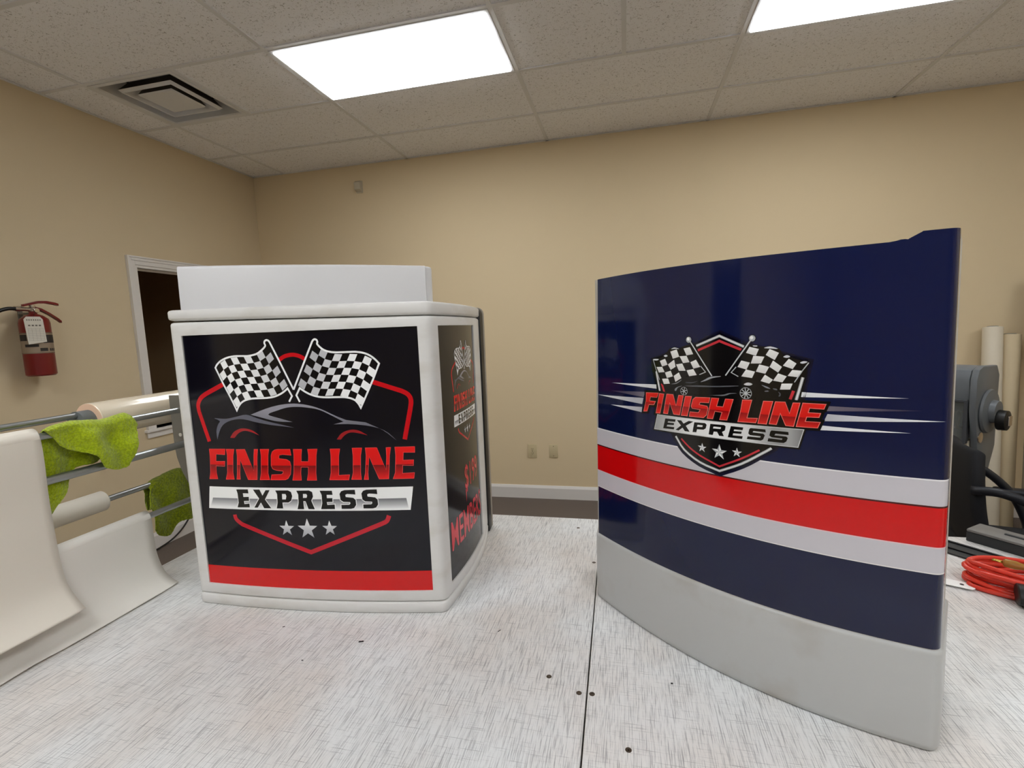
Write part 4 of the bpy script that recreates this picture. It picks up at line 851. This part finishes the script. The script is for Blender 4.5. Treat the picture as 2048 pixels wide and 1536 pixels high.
for l in LC_['pole']:
    P = V2(l); pr.line(P, .0036, (20, 20, 22), 9); pr.line(P, .0020, (206, 208, 210), 10)
for c, p in [V2(b) for b in LC_['ball']]:
    r = math.hypot(p[0] - c[0], p[1] - c[1]); pr.disc(c, r * 1.15, (24, 26, 34), 9); pr.disc(c, r * .95, (176, 180, 186), 10); pr.disc((c[0] - r * .15, c[1] + r * .2), r * .5, (250, 250, 250), 11)
for i, l in enumerate(LC_['car']): pr.poly([V2(l)], ((160, 162, 168), (96, 98, 104), (120, 122, 128), (214, 214, 216), (130, 132, 138), (120, 122, 126), (130, 132, 138), (100, 102, 108), (100, 102, 108), (80, 82, 90), (70, 72, 80))[i], 9)
for i, (c, p) in enumerate([V2(b) for b in LC_['wheel']]):
    r = math.hypot(p[0] - c[0], p[1] - c[1])
    n_ = 20
    ring = [(c[0] + r * math.cos(2 * PI * k / n_), c[1] + r * math.sin(2 * PI * k / n_)) for k in range(n_)]
    pr.disc(c, r, (14, 14, 16), 9); pr.line(ring, r * .1, (170, 172, 176), 10, True)
    for k in range(9 if i == 0 else 6):
        a = 2 * PI * k / (9 if i == 0 else 6) + .3
        pr.line([(c[0] + r * .15 * math.cos(a), c[1] + r * .15 * math.sin(a)), (c[0] + r * .92 * math.cos(a), c[1] + r * .92 * math.sin(a))], r * .13, (200, 202, 204), 10)
    pr.disc(c, r * .2, (190, 192, 194), 11, 10)
for LL in fin_all:
    for l in LL: pr.line(l, .0085, (9, 8, 10), 10, True)
zc2 = []
allz = [p[1] for LL in fin_all for l in LL for p in l]
fz0, fz1 = min(allz), max(allz)
def lmid(x): return .5 * (fz0 + fz1) - .0015
fm = lmid(0)
def rc2(x, z, c):
    if c > fm: return mixc((224, 24, 22), (236, 40, 32), (z - fm) / (fz1 - fm))
    return mixc((150, 14, 18), (236, 40, 34), (fm - z) / (fm - fz0) * 1.15)
for LL in fin_all:
    pr.poly(LL, rc2, 12)
    for l in LL: pr.line(l, .0010, (240, 120, 112), 13, True)
pl = V2(LC_['plate'])
pr.line(pl, .006, (10, 10, 12), 10, True)
px0, px1 = min(p[0] for p in pl), max(p[0] for p in pl)
def platec(x, z, c):
    u = (x - px0) / (px1 - px0)
    k = [(0, 160), (.12, 196), (.3, 244), (.5, 246), (.68, 226), (.86, 150), (.93, 176), (1, 120)]
    for (a, va), (b, vb) in zip(k, k[1:]):
        if u <= b: g = va + (vb - va) * max(0, (u - a)) / (b - a); return (g, g, g)
    return (120, 120, 120)
pr.poly([pl], platec, 11)
pr.line(pl, .0012, (206, 206, 206), 12, True)
for loops in LC_['exp']: pr.poly([V2(l) for l in loops], (10, 11, 12), 12)
for s in LC_['star']:
    c, p = V2(s); r = math.hypot(p[0] - c[0], p[1] - c[1]); S_ = star(c, r)
    for k in range(10): pr.poly([[c, S_[k], S_[(k + 1) % 10]]], (244, 244, 244) if k % 2 == 0 else (170, 172, 176), 7)
w_ = pr.build('printed_wrap', lambda x, z, o: SC(x, z, o), M['print_w'], cov_r, zcuts=[fm, (fm + fz0) / 2, .2, .3, .4, .5, .6], xcuts=[XF + ARC * i / 8 for i in range(9)], lift=.00009)
w_['label'] = 'glossy navy wrap with stripes, racing emblem and FINISH LINE EXPRESS lettering'

# ------------------------------------------------------------------ roll rack at the left end of the table
XR1, XR2 = -1.21, -1.33
RZ = {'B': .4315, 'C': .335, 'E': .174, 'A': .4476, 'D': .217}
rk = thing('roll_rack', 'grey steel roll rack with long tube rails on the left table end', 'rack', (-1.25, .9, TT))
for k, x in (('B', XR1), ('C', XR1), ('E', XR1), ('A', XR2), ('D', XR2)):
    bm = NB(); tube(bm, [(x + 1.25, .33 - .9, RZ[k]), (x + 1.25, 1.50 - .9, RZ[k])], .0078 if k != 'C' else .0095, 16); obj('rail', bm, M['steel'], rk, smooth=40)
def rack_plate(y, full):
    bm = NB()
    if full: P = [(-.115, 0), (.07, 0), (.07, .46), (.055, .475), (-.10, .475), (-.115, .46)]
    else: P = [(-.012, .47), (-.012, .325), (-.008, .29), (.004, .25), (.022, .215), (.045, .18), (.06, .12), (.115, .12), (.115, .47)]
    prism(bm, P, 'y', y - .002 - .9, y + .002 - .9)
    return obj('rack_plate', bm, M['bracket'], rk)
rack_plate(.345, True); rack_plate(1.49, True); pp = rack_plate(1.125, False)
bm = NB(); lathe(bm, [(.0052, 1.1215 - .9), (.0052, 1.1225 - .9)], 16, (.014, 0, .357), 'y'); obj('bolt_hole', bm, M['tagwhite'], pp)

def roll(name, lab, cat, x, z, y0, y1, r, m_side, m_end, core=.012, group=None):
    t = thing(name, lab, cat, (x, y0, TT + z), 0, group)
    bm = NB(); lathe(bm, [(core, 0), (r - .002, 0), (r, .002), (r, y1 - y0 - .002), (r - .002, y1 - y0), (core, y1 - y0)], 40, axis='y')
    for f in list(bm.faces):
        if len(f.verts) > 4: bm.faces.remove(f)
    obj('wound_sheet', bm, m_side, t, smooth=40)
    for e0, e1 in ((-.0006, -.0001), ):
        bm = NB(); lathe(bm, [(core, -.0004), (r - .001, -.0004), (r - .001, .001), (core, .001)], 40, axis='y')
        for f in list(bm.faces):
            if len(f.verts) > 4: bm.faces.remove(f)
        obj('roll_end', bm, m_end, t, smooth=40)
    bm = NB(); lathe(bm, [(core - .0015, -.03), (core, -.03), (core, y1 - y0 + .01), (core - .0015, y1 - y0 + .01)], 24, axis='y'); obj('core_tube', bm, M['core'], t, smooth=40)
    return t
roll('film_roll', 'cream clear-film roll on the top rear rail beside the kiosk', 'roll', XR2, RZ['A'] - .019, .955, 1.47, .0455, M['film'], M['filmend'], .029)
roll('paper_roll', 'short cream paper roll on the lower rear rail', 'roll', XR2, RZ['D'], .42, .962, .026, M['paper'], M['paper'], .010)

# hanging sheets: a roll on a rail with its loose end curling onto the table
def sheet(name, lab, x, z, y0, y1, r, prof, m, skew=0, wav=0):
    t = thing(name, lab, 'paper roll', (x, y0, TT + z))
    bm = NB(); lathe(bm, [(.0098, 0), (r - .0015, 0), (r, .0015), (r, y1 - y0 - .0015), (r - .0015, y1 - y0), (.0098, y1 - y0)], 36, axis='y')
    for f in list(bm.faces):
        if len(f.verts) > 4: bm.faces.remove(f)
    obj('wound_paper', bm, m, t, smooth=40)
    P = spline([(a, b, 0) for a, b in prof], 8); ny = 24
    bm = NB(); grid = []
    for i, p in enumerate(P):
        u = i / (len(P) - 1); row = []
        for j in range(ny + 1):
            v = j / ny
            dz = wav * u * u * math.sin(v * 9 + 1.2) + wav * .6 * u ** 3 * math.sin(v * 23)
            row.append(bm.verts.new((p[0] - x + skew * u * u * (v - 1) + dz * .5, v * (y1 - y0), max(p[1] - z, -z + .0012) + abs(dz) * .35 * u)))
        grid.append(row)
    for a, b in zip(grid, grid[1:]):
        for j in range(ny): bm.faces.new((a[j], a[j + 1], b[j + 1], b[j]))
    o = obj('loose_sheet', bm, m, t, smooth=True)
    sm = o.modifiers.new('paper_thickness', 'SOLIDIFY'); sm.thickness = .0006; sm.offset = 1
    return t
zE = RZ['E']
sheet('hanging_paper_roll', 'white backing paper roll on the lowest front rail, sheet curling onto the table', XR1, zE, .38, .973, .0165,
      [(XR1 - .003, zE + .0172), (XR1 + .008, zE + .015), (XR1 + .0155, zE + .004), (XR1 + .0175, zE - .02), (XR1 + .018, zE - .06), (XR1 + .022, zE - .10), (XR1 + .036, zE - .137), (XR1 + .056, zE - .158), (XR1 + .080, zE - .171)], M['paper2'], .0, .004)
zB = RZ['B']
sheet('draped_paper_roll', 'large cream paper roll on the top front rail, sheet hanging over the lower roll', XR1, zB, .36, .757, .0192,
      [(XR1 - .006, zB + .0200), (XR1 + .004, zB + .0195), (XR1 + .0145, zB + .0125), (XR1 + .0195, zB - .005), (XR1 + .021, zB - .05), (XR1 + .0185, zB - .13), (XR1 + .0215, zB - .22), (XR1 + .025, zB - .27), (XR1 + .034, zB - .315), (XR1 + .053, zB - .346), (XR1 + .078, zB - .372)], M['paper'], .0, .003)

# microfibre towels
def towel(name, lab, xr, cols_, m, r, seed, amp, dx_front=.018, dx_back=-.02):
    tops = spline([(c[0][0], c[0][1], 0) for c in cols_], 5); fr = spline([(c[1][0], c[1][1], 0) for c in cols_], 5); bk = spline([(c[2][0], c[2][1], 0) for c in cols_], 5)
    N = len(tops); bm = NB(); rows = []
    nf = 16; y0 = sum(p[0] for p in tops) / N / 1000
    for i in range(N):
        row = []
        T, Fp, Bp = tops[i] / 1000, fr[i] / 1000, bk[i] / 1000
        for k in range(nf, 0, -1):       # back flap, bottom to top
            t = k / nf; p = T.lerp(Bp, t)
            nz = noise.noise(Vector((p[0] * 22 + seed, p[1] * 16, 3.1))) * amp * min(1, t * 2.5)
            row.append(bm.verts.new((xr - .013 + (dx_back + .013) * min(1, t * 3) + nz * min(1, t * 4), p[0] - y0, p[1])))
        row.append(bm.verts.new((xr, T[0] - y0, T[1] + .006 + noise.noise(Vector((T[0] * 40, seed, 0))) * .003)))
        for k in range(1, nf + 1):
            t = k / nf; p = T.lerp(Fp, t)
            fold = math.sin(p[0] * 70 + p[1] * 22 + seed) * amp * .55 * min(1, t * 2)
            nz = noise.noise(Vector((p[0] * 26 + seed, p[1] * 20, 7.7))) * amp * min(1, t * 2.5)
            row.append(bm.verts.new((xr + .0135 + (dx_front - .0135) * min(1, t * 3) + (nz + fold) * min(1, t * 3), p[0] - y0, p[1])))
        rows.append(row)
    for a, b in zip(rows, rows[1:]):
        for j in range(len(a) - 1): bm.faces.new((a[j], a[j + 1], b[j + 1], b[j]))
    o = obj(name, bm, m, smooth=True, loc=(0, y0, TT))
    s = o.modifiers.new('cloth_thickness', 'SOLIDIFY'); s.thickness = .004; s.offset = 0
    s = o.modifiers.new('cloth_smooth', 'SUBSURF'); s.levels = 1; s.render_levels = 2
    tx = bpy.data.textures.new(name + '_nap', 'CLOUDS'); tx.noise_scale = .006
    d = o.modifiers.new('cloth_nap', 'DISPLACE'); d.texture = tx; d.strength = .003; d.texture_coords = 'LOCAL'
    tag(o, lab, 'towel'); return o
T1 = [[(776, 441), (766, 446), (743, 259)], [(791, 447), (786, 427), (774, 246)], [(817, 451), (797, 407), (795, 269)], [(845, 449), (812, 393), (813, 294)], [(873, 445), (837, 380), (823, 315)], [(896, 442), (858, 365), (843, 343)], [(915, 443), (875, 335), (874, 343)], [(933, 447), (898, 322), (893, 346)], [(950, 448), (920, 319), (914, 365)], [(966, 436), (936, 325), (934, 389)], [(970, 420), (952, 386), (949, 410)]]
towel('lime_towel', 'bright lime green microfibre towel draped over the upper front rail', XR1, T1, M['towel'], .01, 2.0, .015)
T2 = [[(1081, 210), (1061, 155), (1092, 193)], [(1101, 226), (1070, 148), (1094, 140)], [(1127, 230), (1076, 87), (1104, 144)], [(1158, 235), (1098, 61), (1111, 173)], [(1186, 235), (1128, 56), (1126, 203)], [(1212, 226), (1157, 80), (1152, 195)], [(1241, 222), (1196, 77), (1189, 182)]]
towel('olive_towel', 'darker olive green towel hanging on the lower rear rail beside the kiosk', XR2, T2, M['towel2'], .01, 5.0, .014)

# ------------------------------------------------------------------ things on the right of the table
# orange cord coil
cd = thing('extension_cord', 'coiled orange-red cord with a black wrap on the right of the table', 'cord', (.891, 1.243, TT))
bm = NB(); rr = random.Random(5); ax = math.radians(-14)
allp = []
for k in range(9):
    a = .125 + rr.uniform(-.012, .016); b = .072 + rr.uniform(-.016, .014); z = .007 + (k % 4) * .0098 + rr.uniform(0, .002); dx, dy = rr.uniform(-.008, .008), rr.uniform(-.008, .008)
    if k == 0: a, b, dx, dy, z = .142, .05, -.004, -.026, .006
    pts = []
    for i in range(40):
        t = 2 * PI * i / 40
        x, y = a * math.cos(t) * (1 if math.cos(t) > 0 else 1), b * math.sin(t) * (1 + .25 * math.cos(t))
        x, y = x * math.cos(ax) - y * math.sin(ax), x * math.sin(ax) + y * math.cos(ax)
        pts.append((x + dx, y + dy, z + .006 * math.sin(t * 2 + k) * (0 if k < 2 else 1) + (.004 if k > 1 else 0)))
    tube(bm, pts, .0052, 10, closed=True)
obj('cord_loops', bm, M['hose'], cd, smooth=True)
bm = NB(); cxp, cyp = .80 - .88 + .028, 1.19 - 1.27
lathe(bm, [(.026, -.028), (.029, -.026), (.029, .026), (.026, .028)], 20, axis='x')
for v_ in bm.verts: v_.co = Matrix.Rotation(math.radians(-24), 4, 'Z') @ Vector((v_.co.x, v_.co.y * 1.05, v_.co.z * .72)); v_.co += Vector((-.070, -.068, .0222))
wr = obj('wrap', bm, M['black'], cd, smooth=40); wr['label'] = 'black strap around the cord'
bm = NB()
for i in range(3):
    prism(bm, [(i * .009, 0), (i * .009 + .006, 0), (i * .009 + .006, .007), (i * .009, .007)], 'z', 0, .0006)
for v_ in bm.verts: v_.co = Matrix.Rotation(math.radians(-24), 4, 'Z') @ v_.co; v_.co += Vector((-.080, -.072, .0462))
obj('wrap_print', bm, M['tagwhite'], wr)
bm = NB(); lathe(bm, [(.006, 0), (.009, .003), (.0095, .02), (.0075, .028), (.006, .04)], 16, axis='x')
for v_ in bm.verts: v_.co = Matrix.Rotation(math.radians(-40), 4, 'Z') @ v_.co; v_.co += Vector((-.075, .018, .057))
pg = obj('plug', bm, M['gold'], cd, smooth=40); pg['label'] = 'clear amber plug'
bm = NB(); tube(bm, [(-.0, 0, 0), (-.018, 0, 0)], .0022, 8); tube(bm, [(0, .006, 0), (-.018, .006, 0)], .0022, 8)
for v_ in bm.verts: v_.co = Matrix.Rotation(math.radians(-40), 4, 'Z') @ (v_.co + Vector((0, -.003, 0))); v_.co += Vector((-.075, .018, .057))
obj('prong', bm, M['brass'], pg)
# white label beside it
tl = thing('paper_label', 'small white paper label at the left tip of the orange cord', 'label', (.722, 1.252, TT), math.radians(-24))
bm = NB(); prism(bm, [(-.04, -.016), (.028, -.016), (.034, -.008), (.034, .008), (.028, .016), (-.04, .016)], 'z', .004, .005)
for i in range(4): box(bm, -.034, -.022 + .003 * (i % 2), -.010 + i * .005, -.0075 + i * .005, .005, .0053, mi=1)
lathe(bm, [(.004, .005), (.004, .0053)], 12, (.012, 0, 0), mi=1); obj('card', bm, [M['card'], M['inkdark']], tl)
# black flat sheets
for k, (x, y, rz, lab) in enumerate(((.835, 1.405, -50, 'black flat squeegee blade lying nearest the striped cover'), (.868, 1.432, -50, 'black flat squeegee blade lying against the grey case'))):
    t = thing('squeegee_blade', lab, 'squeegee', (x, y, TT), math.radians(rz), 'black blades')
    bm = NB(); prism(bm, [(-.075, -.018), (.075, -.018), (.075, .014), (-.07, .018)], 'z', .0005 + k * .0, .005, bev=.001); obj('blade', bm, M['case_d'], t)
    bm = NB(); box(bm, -.075, .075, .009, .0155, .005, .009, .001); obj('grip', bm, M['black'], t)
# long grey case
cs_ = thing('tool_case', 'long grey-black tool case lying behind the orange cord', 'case', (.99, 1.445, TT), math.radians(-52))
bm = NB(); box(bm, -.115, .16, -.036, .036, .0, .026, .003); obj('case_body', bm, M['case_d'], cs_, smooth=40)
bm = NB(); box(bm, -.115, .16, -.036, .036, .0262, .034, .003); obj('case_lid', bm, M['case'], cs_, smooth=40)
bm = NB(); box(bm, -.05, .01, -.004, .004, .034, .037, .0015); box(bm, .03, .12, -.003, .003, .034, .0355, .001); obj('case_latch', bm, M['case_d'], cs_)
# small tape roll at the picture edge
tp = thing('tape_roll', 'small grey tape roll at the far right table edge', 'tape', (1.075, 1.50, TT))
bm = NB(); lathe(bm, [(.028, .0), (.04, .0), (.04, .024), (.028, .024)], 28)
for f in list(bm.faces):
    if len(f.verts) > 4: bm.faces.remove(f)
obj('wound_tape', bm, M['tubegrey'], tp, smooth=40)
bm = NB(); lathe(bm, [(.0262, -.0), (.028, 0), (.028, .025), (.0262, .025)], 28)
for f in list(bm.faces):
    if len(f.verts) > 4: bm.faces.remove(f)
obj('tape_core', bm, M['black'], tp, smooth=40)
# scraps of black vinyl on the table
for i, (x, y, a, b, rz, lab) in enumerate(((-.531, .834, .010, .004, 20, 'largest black vinyl scrap, just in front of the kiosk'), (-.615, .762, .0035, .002, 0, 'tiny black scrap left of centre at the table front'), (-.262, .915, .0085, .0012, 60, 'thin black sliver between kiosk and table seam'), (.07, .82, .0035, .003, 0, 'tiny black speck in front of the striped cover'), (-.726, .852, .005, .0015, 30, 'dark sliver below the left half of the kiosk front'))):
    bm = NB(); prism(bm, [(-a / 2, -b / 2), (a / 2, -b / 3), (a * .4, b / 2), (0, b * .3), (-a * .45, b / 2)], 'z', .0004, .0012)
    o = obj('vinyl_scrap', bm, M['scrap'], loc=(x, y, TT)); o.rotation_euler.z = math.radians(rz); tag(o, lab, 'scrap', 'vinyl scraps')

# ------------------------------------------------------------------ office chair, plotter and rolls behind the table
def office_chair(lab, loc, rz, S=1):
    t = thing('office_chair', lab, 'chair', loc, rz)
    # faces +x
    bm = NB()
    prof = [(-.20, .44), (-.245, .56), (-.27, .70), (-.275, .82), (-.262, .92), (-.25, .94)]
    rows = []
    for x, z in prof:
        w = .235 if z < .8 else .235 - (z - .8) * .5
        rows.append([bm.verts.new((x + .05 * (1 - math.cos(v * 1.0)) * 1.2, v * w, z)) for v in [-1 + 2 * k / 10 for k in range(11)]])
    for a, b in zip(rows, rows[1:]):
        for k in range(10): bm.faces.new((a[k], a[k + 1], b[k + 1], b[k]))
    o = obj('backrest', bm, M['cloth_black'], t, smooth=True); s = o.modifiers.new('pad', 'SOLIDIFY'); s.thickness = .05; s = o.modifiers.new('soft', 'SUBSURF'); s.levels = 1; s.render_levels = 2
    bm = NB(); box(bm, -.23, .25, -.24, .24, .42, .50, .035, seg=4); obj('seat', bm, M['cloth_black'], t, smooth=True)
    for s in (-1, 1):
        bm = NB(); tube(bm, spline([(-.25, s * .22, .78), (-.17, s * .27, .79), (-.06, s * .285, .74), (.04, s * .285, .64), (.09, s * .275, .53), (.10, s * .25, .46)], 6), .018, 10); ar = obj('armrest', bm, M['arm_black'], t, smooth=True)
        bm = NB(); box(bm, -.02, .24, s * .285 - .032, s * .285 + .032, .632, .66, .012, seg=3); obj('arm_pad', bm, M['arm_black'], ar, smooth=True)
    bm = NB(); tube(bm, [(0, 0, .09), (0, 0, .42)], .028, 14); obj('gas_column', bm, M['black'], t, smooth=40)
    bm = NB()
    for k in range(5):
        a = 2 * PI * k / 5; tube(bm, [(0, 0, .10), (.30 * math.cos(a), .30 * math.sin(a), .075)], [.03, .018], 10)
    obj('base', bm, M['black'], t, smooth=40)
    for k in range(5):
        a = 2 * PI * k / 5; bm = NB(); lathe(bm, [(.0, -.022), (.026, -.022), (.03, -.015), (.03, .015), (.026, .022), (0, .022)], 16, (.30 * math.cos(a), .30 * math.sin(a), .031), 'y'); obj('caster', bm, M['black'], t, smooth=40)
    return t
office_chair('black office chair with armrests behind the right end of the table', (1.64, 2.42, 0), math.radians(-14))
office_chair('dark office chair in the unlit room beyond the doorway', (-4.35, 3.74, 0), math.radians(-60))

# wide-format plotter: beam on a stand, its end cap facing the table
pt = thing('vinyl_plotter', 'grey wide plotter with clear window and side knob behind the black chair', 'plotter', (1.77, 2.98, 0), math.radians(-48))
# local: x along the beam (beam to -x), -y the front
def cross(bm, P, x0, x1, mi=0, bev=.008): prism(bm, P, 'x', x0, x1, mi, bev)
top = [(-.10, 1.00), (-.115, 1.15), (-.095, 1.195), (-.05, 1.21), (.12, 1.205), (.15, 1.16), (.15, .86), (-.02, .86)]
bm = NB(); cross(bm, [(-.10, 1.04), (-.115, 1.15), (-.095, 1.195), (-.05, 1.21), (.12, 1.205), (.15, 1.16), (.15, 1.04)], -.55, -.002); obj('top_housing', bm, M['machine'], pt, smooth=40)
bm = NB(); cross(bm, [(-.02, .83), (.15, .83), (.15, 1.045), (-.02, 1.045)], -.55, -.002); obj('beam', bm, M['cover'], pt, smooth=40)
bm = NB(); cross(bm, [(-.105, .835), (-.085, .835), (-.085, 1.035), (-.105, 1.04)], -.50, -.02, bev=.004)
wd = obj('window', bm, M['glass'], pt, smooth=40); wd['label'] = 'clear window of the plotter'
bm = NB(); box(bm, -.5, -.006, -.112, -.08, 1.03, 1.046, .003); box(bm, -.5, -.006, -.112, -.08, .818, .84, .003); box(bm, -.022, -.004, -.112, -.08, .83, 1.04, .003); obj('window_frame', bm, M['machine_d'], pt)
bm = NB(); 
hel = [(-.22 + .0016 * i, -.045 + .028 * math.cos(i * .42), .93 + .045 * math.sin(i * .42)) for i in range(110)]
tube(bm, hel, .006, 8); obj('coil', bm, M['tubewhite'], pt, smooth=True)
bm = NB(); cross(bm, [(-.118, .99), (-.122, 1.15), (-.10, 1.2), (-.05, 1.216), (.12, 1.21), (.155, 1.16), (.155, .78), (.06, .60), (.02, .60), (-.07, .80)], 0, .03); cap_ = obj('end_cap', bm, M['machine'], pt, smooth=40)
bm = NB(); lathe(bm, [(.11, .03), (.115, .036), (.11, .046), (.06, .052), (.055, .075)], 32, (0, .02, .98), 'x'); obj('disc', bm, M['machine'], cap_, smooth=40)
bm = NB(); lathe(bm, [(.05, .075), (.052, .08), (.05, .11), (.04, .114)], 24, (0, .02, .94), 'x'); kb = obj('knob', bm, M['black'], pt, smooth=40); kb['label'] = 'black side knob'
bm = NB(); box(bm, .112, .122, .0, .04, .915, .965, .003); obj('knob_insert', bm, M['chrome'], kb)
bm = NB(); lathe(bm, [(.028, .03), (.028, .034), (.02, .035)], 24, (0, -.05, .85), 'x'); obj('badge', bm, M['chrome'], cap_, smooth=40)
bm = NB(); cross(bm, [(-.085, .83), (-.075, .735), (-.03, .70), (.0, .83)], -.13, -.004, bev=.004); obj('lower_bracket', bm, M['tubewhite'], pt, smooth=40)
for x in (-.50, -.06):
    bm = NB(); box(bm, x - .03, x + .03, .03, .10, .05, .84, .005); box(bm, x - .03, x + .03, -.16, .30, .0, .05, .008); obj('leg', bm, M['black'], pt)

def wall_roll(lab, base, topp, r, m):
    t = thing('leaning_roll', lab, 'roll', base, 0, 'rolls leaning on the back wall')
    d = Vector(topp) - Vector(base); L = d.length
    q = Vector((0, 0, 1)).rotation_difference(d); t.rotation_mode = 'QUATERNION'; t.rotation_quaternion = q
    bm = NB(); lathe(bm, [(r * .55, 0), (r - .002, 0), (r, .003), (r, L - .003), (r - .002, L), (r * .55, L)], 32)
    for f in list(bm.faces):
        if len(f.verts) > 4: bm.faces.remove(f)
    obj('wound_sheet', bm, m, t, smooth=40)
    bm = NB(); lathe(bm, [(r * .48, -.0), (r * .55, -.0), (r * .55, L + .006), (r * .48, L + .006)], 24)
    for f in list(bm.faces):
        if len(f.verts) > 4: bm.faces.remove(f)
    obj('core_tube', bm, M['core'], t, smooth=40)
wall_roll('white vinyl roll leaning on the back wall right of the plotter', (2.41, 3.88, .008), (2.465, 4.06, 1.375), .054, M['tubewhite'])
wall_roll('tan paper roll leaning on the back wall between the white and grey rolls', (2.515, 3.93, .008), (2.575, 4.072, 1.32), .058, M['tubetan'])
wall_roll('grey vinyl roll leaning on the back wall at the right picture edge', (2.60, 3.76, .012), (2.735, 4.03, 1.70), .075, M['tubegrey'])

# ------------------------------------------------------------------ camera, world, view
cam = bpy.data.cameras.new('camera'); co = bpy.data.objects.new('camera', cam); C.objects.link(co)
cam.sensor_width = 36; cam.lens = 981.7445 / 2048 * 36; cam.clip_start = .02
r_, p_, y_ = -.0398, -.1128, -.2301
F = Vector((math.sin(y_) * math.cos(p_), math.cos(y_) * math.cos(p_), math.sin(p_))); Rt = Vector((math.cos(y_), -math.sin(y_), 0)); Up = Rt.cross(F)
R2 = Rt * math.cos(r_) + Up * math.sin(r_); U2 = -Rt * math.sin(r_) + Up * math.cos(r_)
mw = Matrix.Identity(4)
for i in range(3): mw[i][0], mw[i][1], mw[i][2] = R2[i], U2[i], -F[i]
mw.translation = (0, 0, 1.498)
co.matrix_world = mw
sc = bpy.context.scene; sc.camera = co
w = bpy.data.worlds.new('world'); sc.world = w; w.use_nodes = True
w.node_tree.nodes['Background'].inputs[0].default_value = (.5, .48, .45, 1); w.node_tree.nodes['Background'].inputs[1].default_value = .05
sc.view_settings.view_transform = 'Standard'; sc.view_settings.look = 'None'; sc.view_settings.exposure = 0.16
sc.cycles.max_bounces = 6; sc.cycles.diffuse_bounces = 4; sc.cycles.glossy_bounces = 3; sc.cycles.transmission_bounces = 4
sc.cycles.caustics_reflective = False; sc.cycles.caustics_refractive = False
sc.cycles.use_adaptive_sampling = True; sc.cycles.adaptive_threshold = .1; sc.cycles.adaptive_min_samples = 20
